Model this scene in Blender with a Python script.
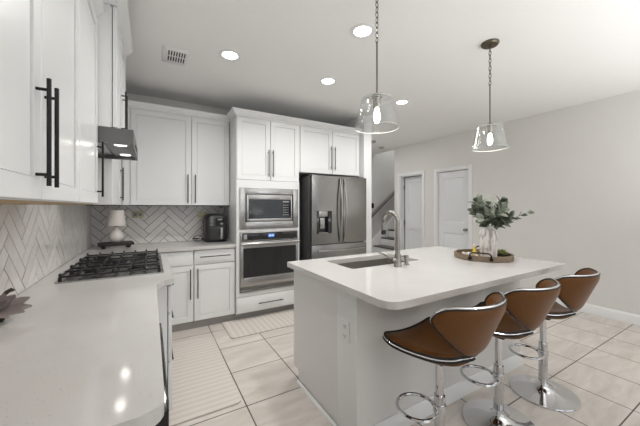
import bpy, bmesh, math, random
from mathutils import Vector, Matrix
random.seed(7)
PI = math.pi
for o in list(bpy.data.objects):
    bpy.data.objects.remove(o)
scene = bpy.context.scene
C = scene.collection

# ------------------------------------------------------------------ camera
CAM_H = 1.35
cam_data = bpy.data.cameras.new('camera')
cam = bpy.data.objects.new('camera', cam_data)
C.objects.link(cam)
cam_data.sensor_width = 36.0
cam_data.lens = 289.0 / 640.0 * 36.0
cam_data.shift_y = -6.3 / 640.0
cam_data.clip_start = 0.02
cam.location = (0, 0, CAM_H)
cam.rotation_euler = (PI / 2, 0, -math.atan(169.0 / 289.0))
scene.camera = cam

# ------------------------------------------------------------------ world and light
world = bpy.data.worlds.new('sky')
scene.world = world
world.use_nodes = True
bg = world.node_tree.nodes['Background']
bg.inputs['Color'].default_value = (0.86, 0.93, 1.0, 1)
bg.inputs['Strength'].default_value = 1.2
vs = scene.view_settings
vs.view_transform = 'Standard'
vs.look = 'None'
vs.gamma = 1.0
vs.use_curve_mapping = False
vs.exposure = -0.35


def area_light(name, loc, rot, size, size_y, power, color=(1, 1, 1), shape='RECTANGLE', spread=PI):
    l = bpy.data.lights.new(name, 'AREA')
    l.shape = shape
    l.size = size
    if shape in ('RECTANGLE', 'ELLIPSE'):
        l.size_y = size_y
    l.energy = power
    l.color = color
    l.spread = spread
    o = bpy.data.objects.new(name, l)
    C.objects.link(o)
    o.location = loc
    o.rotation_euler = rot
    return o


# daylight through the windows behind the camera
area_light('window_daylight', (1.0, -3.05, 1.45), (-PI / 2, 0, PI), 1.9, 1.7, 4, (0.95, 0.98, 1.0))
area_light('window_daylight', (3.6, -3.05, 1.45), (-PI / 2, 0, PI), 1.9, 1.7, 4, (0.95, 0.98, 1.0))
# unseen fills added behind the camera, aimed up to brighten the ceiling
area_light('ceiling_fill', (2.2, -1.1, 1.2), (PI, 0, 0), 1.0, 1.0, 84, (0.99, 0.995, 1.0), 'DISK')
area_light('ceiling_fill', (3.8, -0.2, 1.0), (PI, 0, 0), 1.0, 1.0, 24, (0.99, 0.995, 1.0), 'DISK')
# unseen fill added overhead to brighten the stairwell
area_light('stairwell_fill', (6.2, 5.2, 5.0), (0, 0, 0), 1.0, 0.6, 110, (1, 0.98, 0.95))
CAN_POWER = 10.2
CANS = [(0.598, 2.586), (1.382, 1.726), (1.617, 2.597), (2.752, 2.643)]
UNSEEN_FILLS = [(3.3, 4.6), (0.42, 1.62), (0.4, 0.5), (1.9, -0.6), (3.7, 0.6), (3.9, -1.4), (0.5, -1.6)]  # unseen downlights without fixtures, added to brighten hall, aisle and room

# ------------------------------------------------------------------ materials
MATS = {}


def mat(name, color, rough=0.5, metal=0.0, nscale=0.0, namt=0.0, bump=0.0, emit=None, estr=0.0,
        trans=0.0, ior=1.45, coat=0.0, stretch=None, aniso=0.0):
    m = bpy.data.materials.new(name)
    m.use_nodes = True
    nt = m.node_tree
    p = nt.nodes['Principled BSDF']
    p.inputs['Base Color'].default_value = (*color, 1)
    p.inputs['Roughness'].default_value = rough
    p.inputs['Metallic'].default_value = metal
    p.inputs['IOR'].default_value = ior
    if trans:
        p.inputs['Transmission Weight'].default_value = trans
    if coat:
        p.inputs['Coat Weight'].default_value = coat
        p.inputs['Coat Roughness'].default_value = 0.15
    if aniso:
        p.inputs['Anisotropic'].default_value = aniso
    if emit:
        p.inputs['Emission Color'].default_value = (*emit, 1)
        p.inputs['Emission Strength'].default_value = estr
    if nscale:
        tc = nt.nodes.new('ShaderNodeTexCoord')
        src = tc.outputs['Object']
        if stretch:
            mp = nt.nodes.new('ShaderNodeMapping')
            mp.inputs['Scale'].default_value = stretch
            nt.links.new(src, mp.inputs['Vector'])
            src = mp.outputs['Vector']
        n = nt.nodes.new('ShaderNodeTexNoise')
        n.inputs['Scale'].default_value = nscale
        n.inputs['Detail'].default_value = 4
        nt.links.new(src, n.inputs['Vector'])
        if namt:
            r = nt.nodes.new('ShaderNodeMixRGB')
            lo = tuple(max(0, c * (1 - namt)) for c in color)
            hi = tuple(min(1, c * (1 + namt)) for c in color)
            r.inputs['Color1'].default_value = (*lo, 1)
            r.inputs['Color2'].default_value = (*hi, 1)
            nt.links.new(n.outputs['Fac'], r.inputs['Fac'])
            nt.links.new(r.outputs['Color'], p.inputs['Base Color'])
        if bump:
            b = nt.nodes.new('ShaderNodeBump')
            b.inputs['Strength'].default_value = bump
            b.inputs['Distance'].default_value = 0.01
            nt.links.new(n.outputs['Fac'], b.inputs['Height'])
            nt.links.new(b.outputs['Normal'], p.inputs['Normal'])
    MATS[name] = m
    return m


M_CAB = mat('white_paint', (0.785, 0.79, 0.787), 0.28, nscale=3, namt=0.015)
M_WALL = mat('wall_paint', (0.70, 0.685, 0.66), 0.6, nscale=6, namt=0.02, bump=0.02)
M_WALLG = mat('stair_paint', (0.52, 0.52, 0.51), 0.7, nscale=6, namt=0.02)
M_CEIL = mat('ceiling_paint', (0.84, 0.84, 0.825), 0.8, nscale=25, namt=0.02, bump=0.05)
M_TRIM = mat('trim_paint', (0.80, 0.80, 0.80), 0.35, nscale=4, namt=0.01)
M_DOOR = mat('door_paint', (0.72, 0.73, 0.745), 0.4, nscale=4, namt=0.01)
M_BLACK = mat('black_metal', (0.018, 0.017, 0.016), 0.35, 0.6, nscale=30, namt=0.1)
M_IRON = mat('cast_iron', (0.025, 0.025, 0.026), 0.5, 0.2, nscale=60, namt=0.2, bump=0.1)
M_SS = mat('stainless', (0.44, 0.435, 0.425), 0.24, 1.0, nscale=8, namt=0.06, stretch=(1, 1, 40))
M_SSD = mat('stainless_dark', (0.30, 0.295, 0.285), 0.22, 1.0, nscale=8, namt=0.06, stretch=(40, 40, 1))
M_HOOD = mat('hood_steel', (0.17, 0.167, 0.163), 0.36, 0.9, nscale=8, namt=0.06, stretch=(1, 1, 40))
M_FSIDE = mat('fridge_side', (0.10, 0.10, 0.10), 0.45, 0.4, nscale=10, namt=0.05)
M_CHROME = mat('chrome', (0.62, 0.62, 0.63), 0.06, 1.0, nscale=5, namt=0.01)
M_NICKEL = mat('brushed_nickel', (0.38, 0.36, 0.335), 0.25, 1.0, nscale=20, namt=0.05)
M_BRONZE = mat('aged_nickel', (0.15, 0.13, 0.095), 0.38, 1.0, nscale=20, namt=0.1)
M_BGLASS = mat('black_glass', (0.012, 0.012, 0.013), 0.06, 0.0, nscale=4, namt=0.02, coat=0.5)
M_GGLASS = mat('grey_glass', (0.03, 0.032, 0.034), 0.1, 0.0, nscale=4, namt=0.02)
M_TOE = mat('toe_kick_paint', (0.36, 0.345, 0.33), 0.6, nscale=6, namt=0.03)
M_WOODU = mat('raw_wood', (0.42, 0.30, 0.17), 0.6, nscale=8, namt=0.2, stretch=(1, 12, 1))
M_GROUT = mat('grout', (0.115, 0.10, 0.09), 0.8, nscale=60, namt=0.1)
M_LEATHER = mat('brown_leather', (0.14, 0.055, 0.013), 0.33, 0.0, nscale=90, namt=0.18, bump=0.06)
M_LEATHER.node_tree.nodes['Principled BSDF'].inputs['Specular IOR Level'].default_value = 0.3
M_PIPING = mat('black_piping', (0.012, 0.011, 0.011), 0.45, nscale=30, namt=0.1)
M_GLASS = mat('clear_glass', (0.97, 0.98, 0.98), 0.02)


def thin_glass(m):
    nt = m.node_tree
    out = nt.nodes['Material Output']
    tr = nt.nodes.new('ShaderNodeBsdfTransparent')
    tr.inputs['Color'].default_value = (0.97, 0.975, 0.975, 1)
    gl = nt.nodes.new('ShaderNodeBsdfGlossy')
    gl.inputs['Roughness'].default_value = 0.03
    lw = nt.nodes.new('ShaderNodeLayerWeight')
    lw.inputs['Blend'].default_value = 0.13
    mx = nt.nodes.new('ShaderNodeMixShader')
    nt.links.new(lw.outputs['Facing'], mx.inputs['Fac'])
    nt.links.new(tr.outputs[0], mx.inputs[1])
    nt.links.new(gl.outputs[0], mx.inputs[2])
    nt.links.new(mx.outputs[0], out.inputs['Surface'])


thin_glass(M_GLASS)
M_GRIM = mat('rim_highlight', (0.66, 0.68, 0.68), 0.12, coat=0.5)  # pale opaque colour stands in for bright highlights on clear glass edges
M_BULB = mat('bulb_glow', (1, 1, 1), 0.3, emit=(1.0, 0.96, 0.88), estr=9.0)
M_CANL = mat('downlight_glow', (1, 1, 1), 0.4, emit=(1.0, 0.98, 0.95), estr=14.0)
M_HOODL = mat('hood_lamp_glow', (1, 1, 1), 0.4, emit=(1.0, 0.97, 0.92), estr=2.2)
M_BLUE = mat('clock_glow', (0.02, 0.03, 0.08), 0.3, emit=(0.12, 0.25, 0.75), estr=1.0)
M_DIGIT = mat('digit_glow', (0.3, 0.4, 0.9), 0.3, emit=(0.45, 0.65, 1.0), estr=1.6)
M_PLASTIC = mat('white_plastic', (0.78, 0.78, 0.77), 0.35, nscale=10, namt=0.01)
M_BRASSP = mat('tan_plate', (0.56, 0.52, 0.36), 0.35, 0.2, nscale=10, namt=0.04)
M_DARKWOOD = mat('black_wood', (0.022, 0.018, 0.016), 0.5, nscale=10, namt=0.3, stretch=(1, 10, 1))
M_CERAMIC = mat('cream_ceramic', (0.74, 0.69, 0.65), 0.35, nscale=8, namt=0.03)
M_SHADE = mat('cream_linen', (0.70, 0.65, 0.615), 0.8, nscale=120, namt=0.06, bump=0.1)
M_FRY = mat('charcoal_plastic', (0.035, 0.036, 0.037), 0.3, 0.1, nscale=20, namt=0.05)
M_FRYD = mat('glossy_black', (0.012, 0.012, 0.012), 0.12, nscale=20, namt=0.05)
M_GREYP = mat('grey_plastic', (0.30, 0.30, 0.30), 0.35, nscale=20, namt=0.05)
M_TRAYW = mat('weathered_wood', (0.22, 0.165, 0.115), 0.7, nscale=30, namt=0.45, bump=0.2, stretch=(1, 1, 5))
M_LEAF = mat('sage_leaf', (0.10, 0.125, 0.085), 0.6, nscale=25, namt=0.45)
M_LEAFP = mat('pale_leaf', (0.29, 0.32, 0.26), 0.6, nscale=25, namt=0.3)
M_STEM = mat('stem_green', (0.14, 0.15, 0.07), 0.6, nscale=20, namt=0.2)
M_MAUVE = mat('mauve_leaf', (0.26, 0.22, 0.215), 0.6, nscale=18, namt=0.55)
M_DRIED = mat('dark_stem', (0.035, 0.03, 0.028), 0.6, nscale=20, namt=0.3)
M_OIL = mat('yellow_glass', (0.75, 0.52, 0.05), 0.15, nscale=20, namt=0.1)
M_WHITEB = mat('white_beads', (0.72, 0.67, 0.60), 0.5, nscale=30, namt=0.1)
M_SUCC = mat('succulent_green', (0.30, 0.32, 0.12), 0.5, nscale=40, namt=0.3)
M_RAIL = mat('grey_brown_wood', (0.105, 0.095, 0.085), 0.45, nscale=10, namt=0.2, stretch=(10, 1, 1))
M_TREAD = mat('dark_tread', (0.07, 0.062, 0.056), 0.45, nscale=10, namt=0.2, stretch=(1, 10, 1))
M_DARK = mat('dark_gap', (0.03, 0.03, 0.03), 0.7, nscale=10, namt=0.1)
M_RUBBER = mat('rubber', (0.03, 0.03, 0.03), 0.7, nscale=10, namt=0.1)
M_SINK = mat('sink_steel', (0.36, 0.335, 0.31), 0.42, 1.0, nscale=8, namt=0.06, stretch=(30, 1, 1))
M_ISL = mat('island_paint', (0.74, 0.73, 0.71), 0.4, nscale=4, namt=0.015)


def stone_material():
    m = mat('quartz', (0.80, 0.775, 0.75), 0.10)
    nt = m.node_tree
    p = nt.nodes['Principled BSDF']
    tc = nt.nodes.new('ShaderNodeTexCoord')
    v = nt.nodes.new('ShaderNodeTexVoronoi')
    v.inputs['Scale'].default_value = 120
    nt.links.new(tc.outputs['Object'], v.inputs['Vector'])
    n2 = nt.nodes.new('ShaderNodeTexNoise')
    n2.inputs['Scale'].default_value = 55
    nt.links.new(tc.outputs['Object'], n2.inputs['Vector'])
    mul = nt.nodes.new('ShaderNodeMath')
    mul.operation = 'MULTIPLY'
    lt = nt.nodes.new('ShaderNodeMath')
    lt.operation = 'LESS_THAN'
    lt.inputs[1].default_value = 0.16
    nt.links.new(v.outputs['Distance'], lt.inputs[0])
    gt = nt.nodes.new('ShaderNodeMath')
    gt.operation = 'GREATER_THAN'
    gt.inputs[1].default_value = 0.57
    nt.links.new(n2.outputs['Fac'], gt.inputs[0])
    nt.links.new(lt.outputs[0], mul.inputs[0])
    nt.links.new(gt.outputs[0], mul.inputs[1])
    n = nt.nodes.new('ShaderNodeTexNoise')
    n.inputs['Scale'].default_value = 5
    nt.links.new(tc.outputs['Object'], n.inputs['Vector'])
    a = nt.nodes.new('ShaderNodeMixRGB')
    a.inputs['Color1'].default_value = (0.565, 0.545, 0.525, 1)
    a.inputs['Color2'].default_value = (0.63, 0.615, 0.60, 1)
    nt.links.new(n.outputs['Fac'], a.inputs['Fac'])
    b = nt.nodes.new('ShaderNodeMixRGB')
    b.inputs['Color2'].default_value = (0.36, 0.33, 0.31, 1)
    nt.links.new(mul.outputs[0], b.inputs['Fac'])
    nt.links.new(a.outputs['Color'], b.inputs['Color1'])
    nt.links.new(b.outputs['Color'], p.inputs['Base Color'])
    return m


M_STONE = stone_material()


def floor_material():
    m = mat('floor_tile', (0.5, 0.46, 0.42), 0.3)
    nt = m.node_tree
    p = nt.nodes['Principled BSDF']
    tc = nt.nodes.new('ShaderNodeTexCoord')
    mp = nt.nodes.new('ShaderNodeMapping')
    mp.inputs['Location'].default_value = (-0.56 + 4.4, -0.605 + 4.45, 0)
    nt.links.new(tc.outputs['Object'], mp.inputs['Vector'])
    br = nt.nodes.new('ShaderNodeTexBrick')
    br.offset = 0.0
    br.squash = 1.0
    br.inputs['Scale'].default_value = 1.0
    br.inputs['Brick Width'].default_value = 0.44
    br.inputs['Row Height'].default_value = 0.445
    br.inputs['Mortar Size'].default_value = 0.0042
    br.inputs['Mortar Smooth'].default_value = 0.1
    br.inputs['Color1'].default_value = (0.63, 0.58, 0.54, 1)
    br.inputs['Color2'].default_value = (0.67, 0.625, 0.58, 1)
    br.inputs['Mortar'].default_value = (0.085, 0.07, 0.06, 1)
    nt.links.new(mp.outputs['Vector'], br.inputs['Vector'])
    mp2 = nt.nodes.new('ShaderNodeMapping')
    mp2.inputs['Scale'].default_value = (1.2, 5.0, 1)
    nt.links.new(tc.outputs['Object'], mp2.inputs['Vector'])
    n = nt.nodes.new('ShaderNodeTexNoise')
    n.inputs['Scale'].default_value = 2.2
    n.inputs['Detail'].default_value = 7
    n.inputs['Roughness'].default_value = 0.62
    n.inputs['Distortion'].default_value = 0.6
    nt.links.new(mp2.outputs['Vector'], n.inputs['Vector'])
    cr = nt.nodes.new('ShaderNodeValToRGB')
    cr.color_ramp.elements[0].position = 0.3
    cr.color_ramp.elements[0].color = (0.80, 0.78, 0.76, 1)
    cr.color_ramp.elements[1].position = 0.7
    cr.color_ramp.elements[1].color = (1.06, 1.06, 1.06, 1)
    nt.links.new(n.outputs['Fac'], cr.inputs['Fac'])
    mx = nt.nodes.new('ShaderNodeMixRGB')
    mx.blend_type = 'MULTIPLY'
    mx.inputs['Fac'].default_value = 1.0
    nt.links.new(br.outputs['Color'], mx.inputs['Color1'])
    nt.links.new(cr.outputs['Color'], mx.inputs['Color2'])
    nt.links.new(mx.outputs['Color'], p.inputs['Base Color'])
    b = nt.nodes.new('ShaderNodeBump')
    b.inputs['Strength'].default_value = 0.4
    b.inputs['Distance'].default_value = 0.003
    b.invert = True
    nt.links.new(br.outputs['Fac'], b.inputs['Height'])
    nt.links.new(b.outputs['Normal'], p.inputs['Normal'])
    return m


M_FLOOR = floor_material()


def tile_material():
    m = mat('glazed_tile', (0.66, 0.63, 0.605), 0.13)
    nt = m.node_tree
    p = nt.nodes['Principled BSDF']
    tc = nt.nodes.new('ShaderNodeTexCoord')
    n = nt.nodes.new('ShaderNodeTexNoise')
    n.inputs['Scale'].default_value = 9
    n.inputs['Detail'].default_value = 5
    n.inputs['Distortion'].default_value = 1.2
    nt.links.new(tc.outputs['Object'], n.inputs['Vector'])
    oi = nt.nodes.new('ShaderNodeNewGeometry')
    a = nt.nodes.new('ShaderNodeMixRGB')
    a.inputs['Color1'].default_value = (0.74, 0.70, 0.675, 1)
    a.inputs['Color2'].default_value = (0.88, 0.855, 0.835, 1)
    add = nt.nodes.new('ShaderNodeMath')
    add.operation = 'MULTIPLY_ADD'
    add.inputs[1].default_value = 0.5
    nt.links.new(oi.outputs['Random Per Island'], add.inputs[0])
    sub = nt.nodes.new('ShaderNodeMath')
    sub.operation = 'SUBTRACT'
    sub.inputs[1].default_value = 0.25
    nt.links.new(n.outputs['Fac'], sub.inputs[0])
    nt.links.new(sub.outputs[0], add.inputs[2])
    nt.links.new(add.outputs[0], a.inputs['Fac'])
    nt.links.new(a.outputs['Color'], p.inputs['Base Color'])
    return m


M_TILE = tile_material()


def mat_material(name, axis, pitch):
    m = mat(name, (0.60, 0.545, 0.50), 0.85)
    nt = m.node_tree
    p = nt.nodes['Principled BSDF']
    tc = nt.nodes.new('ShaderNodeTexCoord')
    w = nt.nodes.new('ShaderNodeTexWave')
    w.wave_type = 'BANDS'
    w.bands_direction = axis
    w.inputs['Scale'].default_value = 0.314 / pitch
    w.inputs['Distortion'].default_value = 0.4
    w.inputs['Detail'].default_value = 2
    nt.links.new(tc.outputs['Object'], w.inputs['Vector'])
    a = nt.nodes.new('ShaderNodeMixRGB')
    a.inputs['Color1'].default_value = (0.56, 0.51, 0.47, 1)
    a.inputs['Color2'].default_value = (0.64, 0.59, 0.545, 1)
    nt.links.new(w.outputs['Fac'], a.inputs['Fac'])
    nt.links.new(a.outputs['Color'], p.inputs['Base Color'])
    b = nt.nodes.new('ShaderNodeBump')
    b.inputs['Strength'].default_value = 0.3
    b.inputs['Distance'].default_value = 0.004
    nt.links.new(w.outputs['Fac'], b.inputs['Height'])
    nt.links.new(b.outputs['Normal'], p.inputs['Normal'])
    return m


M_MAT1 = mat_material('ribbed_mat', 'Y', 0.055)
M_MAT2 = mat_material('striped_mat', 'X', 0.06)


def vase_material():
    m = mat('distressed_ceramic', (0.62, 0.59, 0.56), 0.7)
    nt = m.node_tree
    p = nt.nodes['Principled BSDF']
    tc = nt.nodes.new('ShaderNodeTexCoord')
    mp = nt.nodes.new('ShaderNodeMapping')
    mp.inputs['Scale'].default_value = (1, 1, 0.3)
    nt.links.new(tc.outputs['Object'], mp.inputs['Vector'])
    n = nt.nodes.new('ShaderNodeTexNoise')
    n.inputs['Scale'].default_value = 38
    n.inputs['Detail'].default_value = 6
    nt.links.new(mp.outputs['Vector'], n.inputs['Vector'])
    cr = nt.nodes.new('ShaderNodeValToRGB')
    cr.color_ramp.elements[0].position = 0.36
    cr.color_ramp.elements[0].color = (0.36, 0.32, 0.29, 1)
    cr.color_ramp.elements[1].position = 0.52
    cr.color_ramp.elements[1].color = (0.72, 0.70, 0.675, 1)
    nt.links.new(n.outputs['Fac'], cr.inputs['Fac'])
    nt.links.new(cr.outputs['Color'], p.inputs['Base Color'])
    b = nt.nodes.new('ShaderNodeBump')
    b.inputs['Strength'].default_value = 0.3
    nt.links.new(n.outputs['Fac'], b.inputs['Height'])
    nt.links.new(b.outputs['Normal'], p.inputs['Normal'])
    return m


M_VASE = vase_material()

# ------------------------------------------------------------------ geometry helpers


def NB():
    return bmesh.new()


def box(bm, x0, x1, y0, y1, z0, z1, bev=0.0, seg=2, matrix=None):
    r = bmesh.ops.create_cube(bm, size=1.0)
    vs_ = r['verts']
    for v in vs_:
        v.co = Vector((x0 + (v.co.x + .5) * (x1 - x0), y0 + (v.co.y + .5) * (y1 - y0), z0 + (v.co.z + .5) * (z1 - z0)))
    if bev > 0:
        es = list({e for v in vs_ for e in v.link_edges})
        r2 = bmesh.ops.bevel(bm, geom=es, offset=bev, segments=seg, profile=0.5, affect='EDGES', clamp_overlap=True)
        vs_ = list({v for f in r2['faces'] for v in f.verts} | {v for v in vs_ if v.is_valid})
    if matrix is not None:
        bmesh.ops.transform(bm, matrix=matrix, verts=vs_)
    return vs_


def lathe(bm, prof, c=(0, 0), seg=32, cap=True):
    rings = []
    for r, z in prof:
        if r < 1e-5:
            rings.append([bm.verts.new((c[0], c[1], z))])
        else:
            rings.append([bm.verts.new((c[0] + r * math.cos(2 * PI * i / seg), c[1] + r * math.sin(2 * PI * i / seg), z)) for i in range(seg)])
    for a, b in zip(rings, rings[1:]):
        for i in range(seg):
            j = (i + 1) % seg
            if len(a) == 1 and len(b) == 1:
                continue
            if len(a) == 1:
                bm.faces.new((a[0], b[j], b[i]))
            elif len(b) == 1:
                bm.faces.new((a[i], a[j], b[0]))
            else:
                bm.faces.new((a[i], a[j], b[j], b[i]))
    if cap:
        if len(rings[0]) > 1:
            bm.faces.new(list(reversed(rings[0])))
        if len(rings[-1]) > 1:
            bm.faces.new(rings[-1])
    return [v for r in rings for v in r]


def tube(bm, pts, r, seg=8, closed=False, cap=True):
    pts = [Vector(p) for p in pts]
    n = len(pts)
    rr = r if isinstance(r, (list, tuple)) else [r] * n
    tang = []
    for i in range(n):
        if closed:
            t = pts[(i + 1) % n] - pts[i - 1]
        else:
            t = pts[min(i + 1, n - 1)] - pts[max(i - 1, 0)]
        tang.append(t.normalized())
    ref = Vector((0, 0, 1)) if abs(tang[0].z) < 0.9 else Vector((1, 0, 0))
    nrm = (ref - tang[0] * ref.dot(tang[0])).normalized()
    rings = []
    for i in range(n):
        nrm = nrm - tang[i] * nrm.dot(tang[i])
        nrm = nrm.normalized() if nrm.length > 1e-6 else tang[i].orthogonal().normalized()
        bi = tang[i].cross(nrm)
        rings.append([bm.verts.new(pts[i] + (nrm * math.cos(2 * PI * k / seg) + bi * math.sin(2 * PI * k / seg)) * rr[i]) for k in range(seg)])
    m = n if closed else n - 1
    for i in range(m):
        a, b = rings[i], rings[(i + 1) % n]
        for k in range(seg):
            j = (k + 1) % seg
            bm.faces.new((a[k], a[j], b[j], b[k]))
    if cap and not closed:
        bm.faces.new(list(reversed(rings[0])))
        bm.faces.new(rings[-1])
    return [v for r_ in rings for v in r_]


def prism(bm, poly, z0, z1):
    """extrude a counter-clockwise xy polygon"""
    a = [bm.verts.new((p[0], p[1], z0)) for p in poly]
    b = [bm.verts.new((p[0], p[1], z1)) for p in poly]
    n = len(poly)
    bm.faces.new(list(reversed(a)))
    bm.faces.new(b)
    for i in range(n):
        j = (i + 1) % n
        bm.faces.new((a[i], a[j], b[j], b[i]))
    return a + b


def round_poly(poly, radii, seg=6):
    out = []
    n = len(poly)
    for i in range(n):
        p = Vector(poly[i]).to_2d()
        r = radii[i]
        if r <= 0:
            out.append((p.x, p.y))
            continue
        a = (Vector(poly[i - 1]).to_2d() - p).normalized()
        b = (Vector(poly[(i + 1) % n]).to_2d() - p).normalized()
        ang = a.angle(b)
        d = r / math.tan(ang / 2)
        cdir = (a + b).normalized()
        c = p + cdir * (r / math.sin(ang / 2))
        s = p + a * d - c
        e = p + b * d - c
        a0 = math.atan2(s.y, s.x)
        a1 = math.atan2(e.y, e.x)
        da = (a1 - a0 + PI) % (2 * PI) - PI
        for k in range(seg + 1):
            t = a0 + da * k / seg
            out.append((c.x + r * math.cos(t), c.y + r * math.sin(t)))
    return out


def sweep(bm, path, prof):
    """sweep profile [(outward offset, z)] along xy polyline; outward is to the right of travel"""
    n = len(path)
    P = [Vector((p[0], p[1])) for p in path]
    rings = []
    for i in range(n):
        ns = []
        if i > 0:
            d = (P[i] - P[i - 1]).normalized()
            ns.append(Vector((d.y, -d.x)))
        if i < n - 1:
            d = (P[i + 1] - P[i]).normalized()
            ns.append(Vector((d.y, -d.x)))
        if len(ns) == 1:
            m = ns[0]
        else:
            m = (ns[0] + ns[1])
            m = m / max(0.2, m.dot(ns[0]))
        rings.append([bm.verts.new((P[i].x + m.x * o, P[i].y + m.y * o, z)) for o, z in prof])
    k = len(prof)
    for a, b in zip(rings, rings[1:]):
        for i in range(k):
            j = (i + 1) % k
            bm.faces.new((a[i], b[i], b[j], a[j]))
    bm.faces.new(rings[0])
    bm.faces.new(list(reversed(rings[-1])))


def origin_of(parent):
    v = Vector((0, 0, 0))
    p = parent
    while p is not None:
        v += p.location
        p = p.parent
    return v


def obj(name, bm, m, parent=None, smooth=True, angle=35, label=None):
    """link bm (world coordinates) as one mesh object; parent keeps its place"""
    bmesh.ops.recalc_face_normals(bm, faces=bm.faces)
    if parent is not None:
        bmesh.ops.translate(bm, vec=-origin_of(parent), verts=bm.verts)
    me = bpy.data.meshes.new(name)
    bm.to_mesh(me)
    bm.free()
    if m is not None:
        me.materials.append(m)
    if smooth:
        me.shade_smooth()
        me.set_sharp_from_angle(angle=math.radians(angle))
    o = bpy.data.objects.new(name, me)
    C.objects.link(o)
    if parent is not None:
        o.parent = parent
    if label:
        o['label'] = label
    return o


def thing(name, label, cat, loc=(0, 0, 0), group=None):
    o = bpy.data.objects.new(name, None)
    C.objects.link(o)
    o.location = loc
    o.empty_display_size = 0.05
    o['label'] = label
    o['category'] = cat
    if group:
        o['group'] = group
    return o


def tag(o, label, cat, group=None):
    o['label'] = label
    o['category'] = cat
    if group:
        o['group'] = group
    return o


def struct(name, bm, m, label=None, parent=None, smooth=True):
    o = obj(name, bm, m, parent, smooth)
    o['kind'] = 'structure'
    if label:
        o['label'] = label
    return o


def dup(root, loc, label, group=None):
    r = root.copy()
    C.objects.link(r)
    r.location = loc
    r['label'] = label
    if group:
        r['group'] = group
    for ch in list(root.children):
        c = ch.copy()
        C.objects.link(c)
        c.parent = r
        for g in list(ch.children):
            d = g.copy()
            C.objects.link(d)
            d.parent = c
    return r


class Face:
    """a vertical cabinet face: origin, horizontal direction U, outward normal N"""

    def __init__(self, o, u, n):
        self.o, self.u, self.n = Vector(o), Vector(u), Vector(n)

    def p(self, u, v, n=0.0):
        return self.o + self.u * u + Vector((0, 0, v)) + self.n * n

    def box(self, bm, u0, u1, v0, v1, n0, n1, bev=0.0):
        a, b = self.p(u0, v0, n0), self.p(u1, v1, n1)
        return box(bm, min(a.x, b.x), max(a.x, b.x), min(a.y, b.y), max(a.y, b.y), min(a.z, b.z), max(a.z, b.z), bev)


def pull(F, parent, m, vertical, u0, v0, length, n0, proj=0.026, r=0.0053):
    bm = NB()
    if vertical:
        a, b = (u0, v0), (u0, v0 + length)
        s1, s2 = (u0, v0 + .03), (u0, v0 + length - .03)
    else:
        a, b = (u0, v0), (u0 + length, v0)
        s1, s2 = (u0 + .03, v0), (u0 + length - .03, v0)
    tube(bm, [F.p(*a, n0 + proj), F.p(*b, n0 + proj)], r, 8)
    for s in (s1, s2):
        tube(bm, [F.p(*s, n0), F.p(*s, n0 + proj)], r * 0.8, 8)
    return obj('handle', bm, m, parent)


def shaker(F, parent, u0, u1, v0, v1, n0, m=None, name='door', stile=0.057, T=0.02, rec=0.006, gap=0.003):
    """one five-piece door; n0 is the cabinet front, the door stands T proud of it"""
    u0 += gap
    u1 -= gap
    v0 += gap
    v1 -= gap
    bm = NB()

    def ring(i, n):
        return [bm.verts.new(F.p(u, v, n)) for u, v in ((u0 + i, v0 + i), (u1 - i, v0 + i), (u1 - i, v1 - i), (u0 + i, v1 - i))]
    R = [ring(0, n0), ring(0, n0 + T - .002), ring(.002, n0 + T), ring(stile, n0 + T), ring(stile + .0004, n0 + T - rec - .006), ring(stile + .003, n0 + T - rec - .006), ring(stile + .0034, n0 + T - rec)]
    for a, b in zip(R, R[1:]):
        for i in range(4):
            j = (i + 1) % 4
            bm.faces.new((a[i], a[j], b[j], b[i]))
    bm.faces.new(R[-1])
    bm.faces.new(list(reversed(R[0])))
    return obj(name, bm, m or M_CAB, parent, angle=20)


def slab(F, parent, u0, u1, v0, v1, n0, T=0.02, name='drawer', m=None, gap=0.0026):
    bm = NB()
    F.box(bm, u0 + gap, u1 - gap, v0 + gap, v1 - gap, n0, n0 + T, 0.002)
    return obj(name, bm, m or M_CAB, parent)


CEIL = 2.68
LX, BY, RX = -0.58, 4.05, 4.797

# ------------------------------------------------------------------ room shell
bm = NB(); box(bm, -0.7, 6.2, -3.3, 5.75, -0.1, 0.0); struct('floor', bm, M_FLOOR, 'beige square floor tiles with dark grout')
bm = NB()
box(bm, -0.7, RX + .12, -3.3, 5.75, CEIL, CEIL + .1)
struct('ceiling', bm, M_CEIL, 'flat white ceiling')
bm = NB(); box(bm, LX - .12, LX, -3.3, BY + .12, 0, CEIL); struct('wall_left', bm, M_WALL)
bm = NB(); box(bm, LX, 2.67, BY, BY + .12, 0, CEIL); struct('wall_back', bm, M_WALL)
bm = NB(); box(bm, 2.67, 2.812, 3.30, 5.62, 0, CEIL, 0.003); struct('wall_partition', bm, M_CAB)
# right wall with two door openings
D1A, D1B, D2A, D2B, DH = 4.052, 4.666, 3.045, 3.70, 2.025
bm = NB()
box(bm, RX, RX + .12, -3.3, D2A, 0, CEIL)
box(bm, RX, RX + .12, D2B, D1A, 0, CEIL)
box(bm, RX, RX + .12, D1B, 4.835, 0, CEIL)
box(bm, RX, RX + .12, D2A, D2B, DH, CEIL)
box(bm, RX, RX + .12, D1A, D1B, DH, CEIL)
struct('wall_right', bm, M_WALL)
bm = NB()
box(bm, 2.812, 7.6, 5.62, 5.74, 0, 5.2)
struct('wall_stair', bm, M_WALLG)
bm = NB()
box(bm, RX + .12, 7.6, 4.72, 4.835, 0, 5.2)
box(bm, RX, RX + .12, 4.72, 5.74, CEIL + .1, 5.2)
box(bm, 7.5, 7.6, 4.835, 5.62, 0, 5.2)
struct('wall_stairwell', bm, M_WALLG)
bm = NB()
box(bm, RX + .12, 5.9, 2.9, 3.0, 0, 2.5)
box(bm, 5.8, 5.9, 3.0, 4.72, 0, 2.5)
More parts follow.
